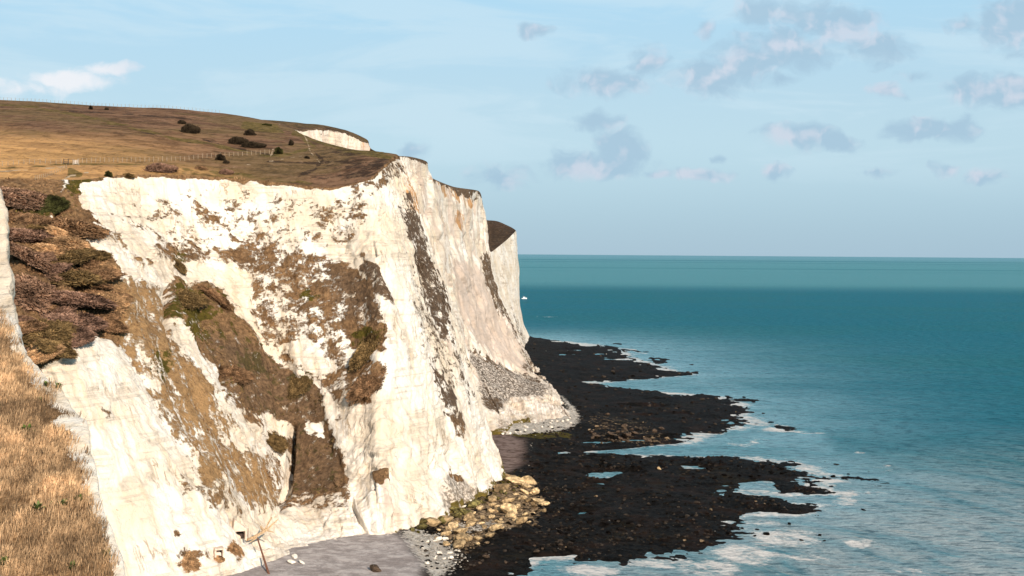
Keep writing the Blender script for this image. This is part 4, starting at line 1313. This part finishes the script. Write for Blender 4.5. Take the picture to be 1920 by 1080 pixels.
# on the hill
shrub(357, 249, 32, 20, 'dark', 'dark rounded bush standing alone in the middle of the hillside')
shrub(341, 232, 14, 9, 'dark', 'small dark bush just above the rounded bush on the hillside')
shrub(468, 253, 20, 13, 'dark', 'dark bush on the hillside above the long dark hedge')
shrub(447, 270, 34, 17, 'dark', 'tall left end of the long dark thicket on the hillside', group=None)
shrub(475, 276, 44, 13, 'dark', 'low right end of the long dark thicket on the hillside')
shrub(302, 321, 56, 19, 'purple', 'reddish purple bush below the middle fence near the cliff rim')
shrub(413, 300, 17, 13, 'dark', 'dark bush breaking the line of the middle fence')
shrub(424, 306, 12, 8, 'dark', 'small dark bush beside the bush in the middle fence')
shrub(424, 326, 26, 12, 'purple', 'dark reddish bush near the cliff rim below the middle fence')
shrub(376, 317, 22, 8, 'brown', 'low brown bush on the turf right of the reddish purple bush')
shrub(203, 330, 13, 11, 'darkgreen', 'small dark green bush at the top left of the white cliff rim')
shrub(240, 332, 22, 9, 'olive', 'olive tuft hanging over the white cliff rim')
shrub(170, 205, 7, 8, 'dark', 'left one of two tiny dark bushes below the skyline fence')
shrub(200, 206, 7, 6, 'dark', 'right one of two tiny dark bushes below the skyline fence')
shrub(546, 272, 9, 13, 'dark', 'narrow dark bush on the slope above the pale track')
shrub(522, 288, 15, 14, 'darkgreen', 'dark green bush beside the pale track at the end of the fence')
shrub(575, 297, 10, 6, 'dark', 'tiny dark bush beside the worn track near the cliff top')
shrub(500, 235, 18, 5, 'darkgreen', 'low green scrub just under the far skyline')
shrub(575, 243, 14, 5, 'darkgreen', 'green scrub beside the small upper chalk cliff')
# on the scrub slope left of the white face
SL_ = [
    (20, 372, 90, 34, 'pink', 'wide pinkish brown thicket at the top of the scrub slope by the left edge'),
    (72, 374, 60, 30, 'pink', 'pinkish thicket under the short row of stakes'),
    (92, 386, 50, 22, 'darkgreen', 'dark green bush between the pink thickets and the chalk path'),
    (138, 432, 74, 46, 'brown', 'big rounded brown bush beside the white face with a dark cleft on its left'),
    (18, 408, 46, 22, 'brown', 'brown bush below the wide pink thicket at the left edge'),
    (52, 446, 70, 40, 'purple', 'purple thicket left of the sandy path'),
    (128, 458, 60, 26, 'straw', 'straw coloured low bush below the big rounded bush'),
    (55, 486, 80, 36, 'pink', 'pale pink thicket in the middle of the scrub slope'),
    (128, 482, 64, 28, 'olive', 'olive bush in the middle of the scrub slope'),
    (176, 482, 40, 24, 'olive', 'round olive bush tucked against the white face'),
    (190, 520, 46, 30, 'brown', 'brown bush at the right margin of the scrub slope'),
    (140, 525, 80, 34, 'olive', 'dark olive thicket right of the dark gully'),
    (62, 560, 84, 60, 'pink', 'big pink brown thicket left of the dark gully'),
    (150, 566, 86, 40, 'purple', 'purple brown thicket right of the dark gully'),
    (200, 570, 44, 34, 'straw', 'straw coloured bush near the striped lower slope'),
    (140, 606, 80, 34, 'purple', 'long purple thicket low on the scrub slope'),
    (88, 626, 66, 40, 'olive', 'dark olive thicket above the big white spur'),
    (44, 618, 46, 32, 'brown', 'brown bush beside the sandy streak near the bottom of the scrub'),
    (135, 634, 60, 26, 'purple', 'dark purple bush just above the crown of the white spur'),
    (82, 664, 50, 26, 'straw', 'straw bush at the lowest point of the scrub slope'),
    (205, 612, 40, 28, 'brown', 'brown bush right of the crown of the white spur'),
]
for a in SL_:
    shrub(*a[:5], a[5], 'a')
gs = np.random.default_rng(77)
nfill = 0
while nfill < 46:
    x, y = gs.uniform(10, 235), gs.uniform(372, 670)
    if poly_sd(np.array([x]), np.array([y]), SCRUB)[0] < 10 or x < 20 + 0.05 * (y - 380):
        continue
    wd_ = gs.uniform(22, 48)
    shrub(x, y, wd_, wd_ * gs.uniform(.4, .65), ['brown', 'purple', 'pink', 'olive', 'brown', 'straw'][gs.integers(6)], 'low scrub bush filling the gaps between the thickets of the left slope', 'a', 'low scrub between the thickets')
    nfill += 1
for (x, y, w_, h_, k_, lb) in ((345, 560, 46, 30, 'olive', 'olive bush at the top of the big brown patch on the cliff face'), (405, 560, 40, 28, 'brown', 'brown bush right of the olive bush on the cliff face'), (440, 700, 44, 24, 'brown', 'brown bush at the left of the big brown patch on the cliff face'), (515, 826, 40, 18, 'olive', 'green bush hanging beside the dark cleft low in the cliff face'),
                              (560, 720, 40, 22, 'olive', 'olive bush in the right half of the big brown patch'), (690, 655, 50, 34, 'olive', 'olive bush against the clean white buttress'), (335, 498, 30, 14, 'olive', 'olive bush high in the cliff face above the big brown patch'), (690, 720, 46, 28, 'brown', 'brown bush below the olive bush against the white buttress')):
    shrub(x, y, w_, h_, k_, lb, 'a')

# leafy plants on the near bank
M_LEAF = plain('cabbage_leaf', (0.075, 0.11, 0.025), 0.4, 3.0, 0.6, 0.2, 0.3, tone=True)


def leafy(seed):
    g = np.random.default_rng(seed)
    V, Q, T_ = [], [], []
    for i in range(34):
        a = g.random() * 6.28
        el = 0.2 + 1.1 * g.random()
        d_ = np.array([math.cos(a) * math.cos(el), math.sin(a) * math.cos(el), math.sin(el)])
        s_ = np.array([-math.sin(a), math.cos(a), 0.2 * g.normal()])
        L, wd = 0.5 + 0.5 * g.random(), 0.15 + 0.1 * g.random()
        b = np.array([0, 0, 0.25 * g.random()]) + 0.12 * g.normal(size=3)
        k0 = len(V)
        V += [b, b + d_ * L * .5 + s_ * wd, b + d_ * L + np.array([0, 0, -0.12]), b + d_ * L * .5 - s_ * wd]
        Q.append([k0, k0 + 1, k0 + 2, k0 + 3])
        T_ += [g.random()] * 4
    return np.array(V), np.array(Q), np.array(T_)


LEAF = []
for s_ in range(3):
    V, Q, T_ = leafy(s_)
    o = mesh('leafy_plant', V, Q, M_LEAF, dict(tone=T_), smooth=False)
    LEAF.append(o.data)
    bpy.data.objects.remove(o)
for i, (x, y, s_, lb) in enumerate(((51, 813, .42, 'green leafy plant highest in the middle of the straw bank'), (70, 960, .40, 'green leafy plant low in the middle of the straw bank'), (119, 949, .30, 'right one of a close pair of green leafy plants in the straw'), (99, 949, .22, 'left one of a close pair of green leafy plants in the straw'), (149, 938, .26, 'green leafy plant on the chalk margin of the straw bank'), (10, 1064, .45, 'big green leafy plant in the bottom corner of the straw bank'), (137, 1068, .32, 'green leafy plant at the very bottom of the straw bank'), (108, 728, .30, 'dark green leafy plant on the upper chalk edge of the bank'), (88, 724, .26, 'small green leafy plant beside the one on the upper chalk edge'), (74, 755, .26, 'small leafy plant at the upper end of the straw bank'), (200, 1046, .34, 'olive leafy plant at the lower chalk edge of the bank'))):
    P = hit(x, y, 'n')
    if P is None:
        continue
    o = bpy.data.objects.new('leafy_plant', LEAF[i % 3])
    COL.objects.link(o)
    o.location = P
    o.scale = (s_ * 1.4,) * 3
    o.rotation_euler = (0, 0, i * 1.3)
    tag(o, lb, 'plant')


# ------------------------------------------------------------------ timber helpers
def prism(a, b, w0, w1=None, n=4):
    """tapered bar between two points"""
    a, b = np.array(a, float), np.array(b, float)
    w1 = w0 if w1 is None else w1
    d_ = (b - a) / np.linalg.norm(b - a)
    s_ = np.cross(d_, [0.3, 0.9, 0.31])
    s_ /= np.linalg.norm(s_)
    u_ = np.cross(d_, s_)
    V, Q = [], []
    for c, wd in ((a, w0), (b, w1)):
        for k in range(n):
            th = 2 * math.pi * (k + .5) / n
            V.append(c + (s_ * math.cos(th) + u_ * math.sin(th)) * wd)
    for k in range(n):
        Q.append([k, (k + 1) % n, n + (k + 1) % n, n + k])
    V += [a - d_ * 0.0, b + d_ * w1 * 0.3]
    Tn = [[k, (k + 1) % n, 2 * n][::-1] for k in range(n)] + [[n + k, n + (k + 1) % n, 2 * n + 1] for k in range(n)]
    return np.array(V), np.array(Q), np.array(Tn)


def bars(name, specs, mat, parent=None, smooth=False):
    VV, QQ, TT, off = [], [], [], 0
    for s_ in specs:
        V, Q, T_ = prism(*s_)
        VV.append(V)
        QQ.append(Q + off)
        TT.append(T_ + off)
        off += len(V)
    return mesh(name, np.concatenate(VV), [np.concatenate(QQ), np.concatenate(TT)], mat, smooth=smooth, parent=parent)


M_POST = plain('weathered_post', (0.30, 0.225, 0.15), 0.25, 6.0)
M_POSTD = plain('dark_post', (0.10, 0.075, 0.055), 0.25, 6.0)
M_WIRE = plain('fence_wire', (0.22, 0.2, 0.18), 0.1, 6.0, 0.5)
M_WOOD = plain('bleached_driftwood', (0.46, 0.32, 0.19), 0.35, 5.0)
M_RUST = plain('rust_brown_pole', (0.17, 0.075, 0.045), 0.4, 5.0)
M_CONC = plain('pink_concrete', (0.60, 0.47, 0.37), 0.15, 2.0)
M_VOID = plain('painted_shade', (0.05, 0.035, 0.03), 0.3, 2.0)  # dark colour painted in place of shade inside the doorways
M_PAINT = plain('white_paint', (0.8, 0.79, 0.76), 0.05, 3.0, 0.5)


def fence(path, n, h, wd, mat, label, brow=False):
    path = np.array(path, float)
    cum = np.concatenate([[0], np.cumsum(np.abs(np.diff(path[:, 0])))])
    tt = np.linspace(0, cum[-1], n)
    xs, ys = np.interp(tt, cum, path[:, 0]), np.interp(tt, cum, path[:, 1])
    pts = []
    for x, y in zip(xs, ys):
        P = None
        if brow:
            for k in range(30):
                P = hit(x, y + k * 0.4, 'h')
                if P is not None:
                    break
        else:
            P = hit(x, y, 'ha')
        if P is not None:
            pts.append(Vector(P))
    root = empty('wire_fence', pts[0])
    dat = None
    for P in pts:
        rel = P - pts[0]
        if dat is None:
            o = bars('post', [((0, 0, -0.3), (0.02, 0, h), wd, wd * 0.85)], mat, root)
            dat = o.data
        else:
            o = bpy.data.objects.new('post', dat)
            COL.objects.link(o)
            o.parent = root
        o.location = rel
        o.rotation_euler = (random.uniform(-.06, .06), random.uniform(-.06, .06), random.uniform(0, 3))
        o.scale = (1, 1, random.uniform(.88, 1.1))
    wires = []
    for a, b in zip(pts[:-1], pts[1:]):
        if (a - b).length < 12:
            for f in (0.45, 0.9):
                wires.append((a - pts[0] + Vector((0, 0, h * f)), b - pts[0] + Vector((0, 0, h * f)), 0.012))
    bars('wire', wires, M_WIRE, root)
    return tag(root, label, 'fence')


fence([(-8, 187), (60, 190), (150, 195), (230, 199), (310, 203), (412, 212)], 58, 1.35, 0.075, M_POST, 'long wire fence along the skyline of the brown hill', True)
fence([(-5, 312), (60, 307), (115, 307)], 13, 1.35, 0.10, M_POST, 'short wire fence left of the gate on the cliff top')
fence([(146, 306), (200, 304), (280, 303), (352, 301), (372, 297), (430, 293), (505, 289)], 44, 1.4, 0.10, M_POST, 'pale post fence running right from the gate across the hill')
fence([(66, 337), (85, 333), (103, 326), (125, 316)], 16, 1.1, 0.085, M_POST, 'short row of stakes descending from the gate to the scrub')

P = hit(132, 309, 'ha')
g_ = empty('field_gate', P)
for x in (-1.9, -0.6, 0.7, 2.4):
    bars('post', [((x, 0, -0.3), (x, 0, 1.7), 0.12)], M_POSTD if x < 0 else M_POST, g_)
bars('gate_panel', [((0.75, 0, z_), (2.35, 0, z_), 0.045) for z_ in (0.3, 0.62, 0.94, 1.3)] + [((1.5, 0, 0.3), (1.5, 0, 1.3), 0.04)], M_PAINT, g_)
bars('rail', [((-1.9, 0, z_), (-0.6, 0, z_), 0.08) for z_ in (0.5, 1.0, 1.5)] + [((-0.6, 0.0, 1.5), (0.7, 0.0, 1.5), 0.06)], M_POSTD, g_)
tag(g_, 'small dark and white wooden gate where the cliff top fences meet', 'gate')

# ------------------------------------------------------------------ dugout doors and timber at the cliff foot
def box(x0, x1, y0, y1, z0, z1):
    V = np.array([(x, y, z) for z in (z0, z1) for y in (y0, y1) for x in (x0, x1)], float)
    Q = np.array([[0, 2, 3, 1], [4, 5, 7, 6], [0, 1, 5, 4], [2, 6, 7, 3], [0, 4, 6, 2], [1, 3, 7, 5]])
    return V, Q


def boxes(name, bl, mat, parent):
    VV, QQ, off = [], [], 0
    for b in bl:
        V, Q = box(*b)
        VV.append(V)
        QQ.append(Q + off)
        off += 8
    return mesh(name, np.concatenate(VV), np.concatenate(QQ), mat, smooth=False, parent=parent)


def dugout(px, py, wd, ht, label, gable):
    P = hit(px, py, 'a')
    if P is None:
        return
    e = empty('dugout_entrance', P)
    e.rotation_euler = (0, 0, math.radians(20))
    h2 = wd / 2
    boxes('door_frame', [(-h2 - .35, -h2, -1.2, 3, -0.3, ht), (h2, h2 + .3, -1.2, 3, -0.3, ht), (-h2 - .35, h2 + .3, -1.3, 3, ht, ht + .35)], M_CONC, e)
    boxes('passage_shade', [(-h2, h2, 0.6, 3, -0.2, ht)], M_VOID, e)  # solid block whose dark colour stands for the unlit inside
    if gable:
        V = np.array([(-h2 - .5, -1.35, ht + .35), (h2 + .4, -1.35, ht + .35), (-h2 + .1, 0.6, ht + 2.3), (-h2 - .5, 2.6, ht + .35), (h2 + .4, 2.6, ht + .35), (-h2 + .1, 2.6, ht + 2.3)])
        mesh('gable', V, [np.array([[0, 1, 2], [3, 5, 4]]), np.array([[0, 2, 5, 3], [1, 4, 5, 2], [0, 3, 4, 1]])], M_CONC, smooth=False, parent=e)
        bars('prop', [((h2 + .5, -1.5, -0.5), (h2 + .55, -1.45, ht + .6), 0.09)], M_RUST, e)
    return tag(e, label, 'doorway')


dugout(449, 1009, 2.1, 1.7, 'dark doorway with a pink gable let into the foot of the chalk', True)
dugout(410, 1040, 1.3, 1.2, 'smaller brown hole left of the gabled doorway at the chalk foot', False)
for (x, y, w_, h_, k_, lb) in ((437, 1027, 36, 16, 'straw', 'straw coloured clump under the gabled doorway'), (408, 1047, 18, 9, 'straw', 'small straw clump under the smaller hole'), (355, 1050, 44, 20, 'straw', 'straw clump on the chalk left of both doorways')):
    shrub(x, y, w_, h_, k_, lb, 'a')
P0 = hit(462, 1012, 'a')
P1 = hit(497, 997, 'a')
if P0 and P1:
    Dq = min(P0.y, P1.y) - 1.2
    w3 = lambda x, y, dd=0: Vector(W(x, y, Dq + dd)) - Vector(W(480, 1008, Dq))
    e = empty('driftwood_tree', Vector(W(480, 1008, Dq)))
    bars('trunk', [(w3(462, 1013), w3(482, 1004), 0.28, 0.36), (w3(482, 1004), w3(500, 993), 0.36, 0.4)], M_WOOD, e)
    for q in ([(w3(500, 993), w3(521, 974), 0.34, 0.16)], [(w3(497, 992), w3(509, 970), 0.2, 0.22)], [(w3(498, 994), w3(513, 998, -.5), 0.2, 0.1)], [(w3(494, 994), w3(488, 987, -.4), 0.3, 0.2)]):
        bars('branch', q, M_WOOD, e)
    bars('root_end', [(w3(482, 1008), w3(468, 1017, -.4), 0.2, 0.1), (w3(480, 1009), w3(461, 1010, -.6), 0.12, 0.08)], M_WOOD, e)
    tag(e, 'pale broken tree trunk with forked branches lodged against the chalk foot', 'driftwood')
    Pb = on_shore(np.array([505.0]), np.array([1077.0]))[0]
    top = Vector(W(483, 1010, Dq - 0.8))
    o = bars('leaning_pole', [(Vector((0, 0, -0.3)), top - Vector(Pb), 0.26, 0.16, 8)], M_RUST)
    o.location = Pb
    tag(o, 'reddish brown pole leaning from the sand up to the broken tree trunk', 'pole')

# ------------------------------------------------------------------ far boat
Pb = Z(983, 560.5, 0.0)
b = empty('fishing_boat', Pb)
hv = []
for i, (x, wd, zt) in enumerate(((-4.2, .9, 1.5), (-3, 1.3, 1.4), (0, 1.5, 1.35), (2.6, 1.15, 1.6), (4.3, 0.1, 2.1))):
    hv += [(x, -wd, zt), (x * .95, -wd * .6, -.4), (x * .95, wd * .6, -.4), (x, wd, zt)]
hv = np.array(hv)
q = []
for i in range(4):
    for k in range(4):
        q.append([4 * i + k, 4 * i + (k + 1) % 4, 4 * i + 4 + (k + 1) % 4, 4 * i + 4 + k])
q += [[0, 1, 2, 3], [19, 18, 17, 16]]
mesh('hull', hv, np.array(q), M_PAINT, smooth=False, parent=b)
boxes('cabin', [(-1.6, 1.4, -.9, .9, 1.3, 3.2)], M_PAINT, b)
bars('mast', [((-1.8, 0, 1.2), (-1.8, 0, 5.0), 0.08)], M_PAINT, b)
b.rotation_euler = (0, 0, 0.15)
tag(b, 'tiny white fishing boat far out beside the end of the cliffs', 'boat')

# ------------------------------------------------------------------ camera, light, sky
cam = bpy.data.cameras.new('camera')
cam.sensor_width = 36
cam.lens = F / 1920 * 36
cam.clip_start = 1
cam.clip_end = 500000
co = bpy.data.objects.new('camera', cam)
COL.objects.link(co)
from mathutils import Matrix
bk3 = -fw
co.matrix_world = Matrix(((rt[0], up[0], bk3[0], 0), (rt[1], up[1], bk3[1], 0), (rt[2], up[2], bk3[2], H), (0, 0, 0, 1)))
scene.camera = co

SUN_EL = math.radians(25)
sdv = Vector((0.42, -0.90, 0)).normalized()
SUN_AZ = math.atan2(sdv.x, sdv.y)
sl = bpy.data.lights.new('sun', 'SUN')
sl.energy = 4.6
sl.angle = math.radians(0.5)
sl.color = (1.0, 0.87, 0.73)
so = bpy.data.objects.new('sun', sl)
COL.objects.link(so)
sd3 = Vector((sdv.x * math.cos(SUN_EL), sdv.y * math.cos(SUN_EL), math.sin(SUN_EL)))
so.rotation_euler = sd3.to_track_quat('Z', 'Y').to_euler()
so.location = (0, -50, 200)

w = bpy.data.worlds.new('World')
scene.world = w
w.use_nodes = True


class WT(NT):
    def __init__(self):
        self.t = w.node_tree
        self.t.nodes.clear()


t = WT()
sky = t.n('ShaderNodeTexSky', sky_type='NISHITA', sun_disc=False, sun_elevation=SUN_EL, sun_rotation=SUN_AZ, altitude=70, air_density=1.0, dust_density=0.2, ozone_density=2.5)
D = t.n('ShaderNodeTexCoord').outputs['Generated']
sx = t.n('ShaderNodeSeparateXYZ')
t.put(sx.inputs[0], D)
ysafe = t.math('MAXIMUM', sx.outputs[1], 0.05)
U = t.math('DIVIDE', sx.outputs[0], ysafe)
Vv = t.math('DIVIDE', sx.outputs[2], ysafe)
cmb = t.n('ShaderNodeCombineXYZ')
t.put(cmb.inputs[0], U)
t.put(cmb.inputs[1], Vv)
UV = cmb.outputs[0]
wn = t.n('ShaderNodeTexNoise', noise_dimensions='2D')
t.put(wn.inputs['Vector'], UV)
t.put(wn.inputs['Scale'], 38.0)
t.put(wn.inputs['Detail'], 3.0)
warp = t.vm('MULTIPLY', t.vm('SUBTRACT', wn.outputs[1], (0.5, 0.5, 0.5)), (0.022, 0.012, 0))
UVw = t.vm('ADD', UV, warp)
CL = [(130, 150, 90, 18, .75), (205, 128, 44, 14, .8), (40, 168, 70, 20, .65),
      (1330, 148, 62, 32, .9), (1400, 118, 62, 36, 1), (1470, 85, 75, 40, .95), (1560, 42, 75, 36, .95), (1440, 18, 60, 26, .7), (1510, 30, 70, 30, .8),
      (1140, 153, 80, 26, .85), (1215, 118, 36, 26, .75), (1648, 90, 54, 28, .95), (1870, 172, 82, 26, 1.1), (1895, 48, 58, 52, .95), (1800, 45, 26, 18, .6),
      (1675, 172, 34, 14, .7), (1715, 145, 30, 10, .65), (1118, 228, 42, 18, .75), (1165, 278, 46, 30, .95), (1105, 312, 95, 24, .9), (1230, 324, 30, 9, .7), (1055, 300, 36, 26, .6),
      (1500, 258, 66, 22, .85), (1570, 266, 46, 16, .85), (1745, 247, 84, 20, .9), (1810, 232, 28, 20, .6), (1310, 326, 55, 13, .8), (1345, 298, 12, 8, .7), (1447, 325, 28, 13, .9), (1840, 332, 34, 16, .75), (1770, 318, 24, 14, .7), (1650, 325, 34, 9, .6),
      (1002, 60, 30, 12, .85), (930, 330, 80, 22, .5), (775, 285, 30, 16, .55), (1325, 58, 12, 18, .55), (1472, 150, 28, 16, .7)]
S = None
Sh = None
for (cx, cy, rx, ry, wgt) in CL:
    r = ray(cx, cy)
    c0 = (r[0] / r[1], r[2] / r[1], 0)
    dv = t.vm('MULTIPLY', t.vm('SUBTRACT', UVw, c0), (F / rx / 1.6, F / ry / 1.6, 0))
    ln = t.n('ShaderNodeVectorMath', operation='LENGTH')
    t.put(ln.inputs[0], dv)
    v = t.math('MULTIPLY', t.math('SUBTRACT', 1.0, ln.outputs['Value'], clamp=True), wgt)
    S = v if S is None else t.math('MAXIMUM', S, v)
n1 = t.noise(t.vm('MULTIPLY', UVw, (0.8, 1.15, 1)), 42.0, 10, 0.60, 0.25, '2D')
nb1 = t.noise(UVw, 26.0, 4, 0.5, 0.0, '2D')
n2 = t.noise(t.vm('ADD', UVw, (0.004, -0.006, 0)), 26.0, 4, 0.5, 0.0, '2D')
dens = t.math('ADD', S, t.math('MULTIPLY', t.math('SUBTRACT', n1, 0.5), 0.60))
msk = t.math('MULTIPLY', t.step(dens, 0.04, 0.62), t.step(S, 0.0, 0.12))
# soft relief inside the clouds: brighter where the cloud thins towards the light
shade = t.step(t.math('SUBTRACT', nb1, n2), -0.05, 0.30)
lit = t.step(U, -0.22, -0.30)
ccol = t.mix(shade, (3.5, 5.1, 6.5), (6.0, 6.4, 7.4))
ccol = t.mix(lit, ccol, (8.9, 8.7, 8.9))
# thin high veil
veil = t.step(t.noise(t.vm('MULTIPLY', UV, (1, 5, 1)), 6.0, 5, 0.6, 0.4, '2D'), 0.35, 0.75, 0, 0.45)
el = t.math('ARCSINE', sx.outputs[2])
grad = t.mix(t.step(el, 0.0, 0.085), (2.95, 4.75, 6.35), (4.75, 6.6, 7.7))
grad = t.mix(t.step(el, 0.08, 0.24), grad, (4.1, 7.0, 9.0))
skc = t.mix(t.step(el, 0.9, 0.3, 0.1, 0.85), sky.outputs[0], grad)
skc = t.mix(t.math('MULTIPLY', veil, t.step(el, 0.03, 0.10)), skc, (5.9, 7.5, 8.4))
skc = t.mix(t.math('MULTIPLY', msk, 0.76), skc, ccol)
bgn = t.n('ShaderNodeBackground')
t.put(bgn.inputs[0], skc)
bgn.inputs[1].default_value = 0.075
on = t.n('ShaderNodeOutputWorld')
t.t.links.new(bgn.outputs[0], on.inputs[0])

scene.view_settings.view_transform = 'Standard'
scene.view_settings.look = 'None'
scene.view_settings.exposure = 0.52
scene.view_settings.gamma = 1.0
scene.cycles.max_bounces = 5
scene.cycles.use_denoising = True
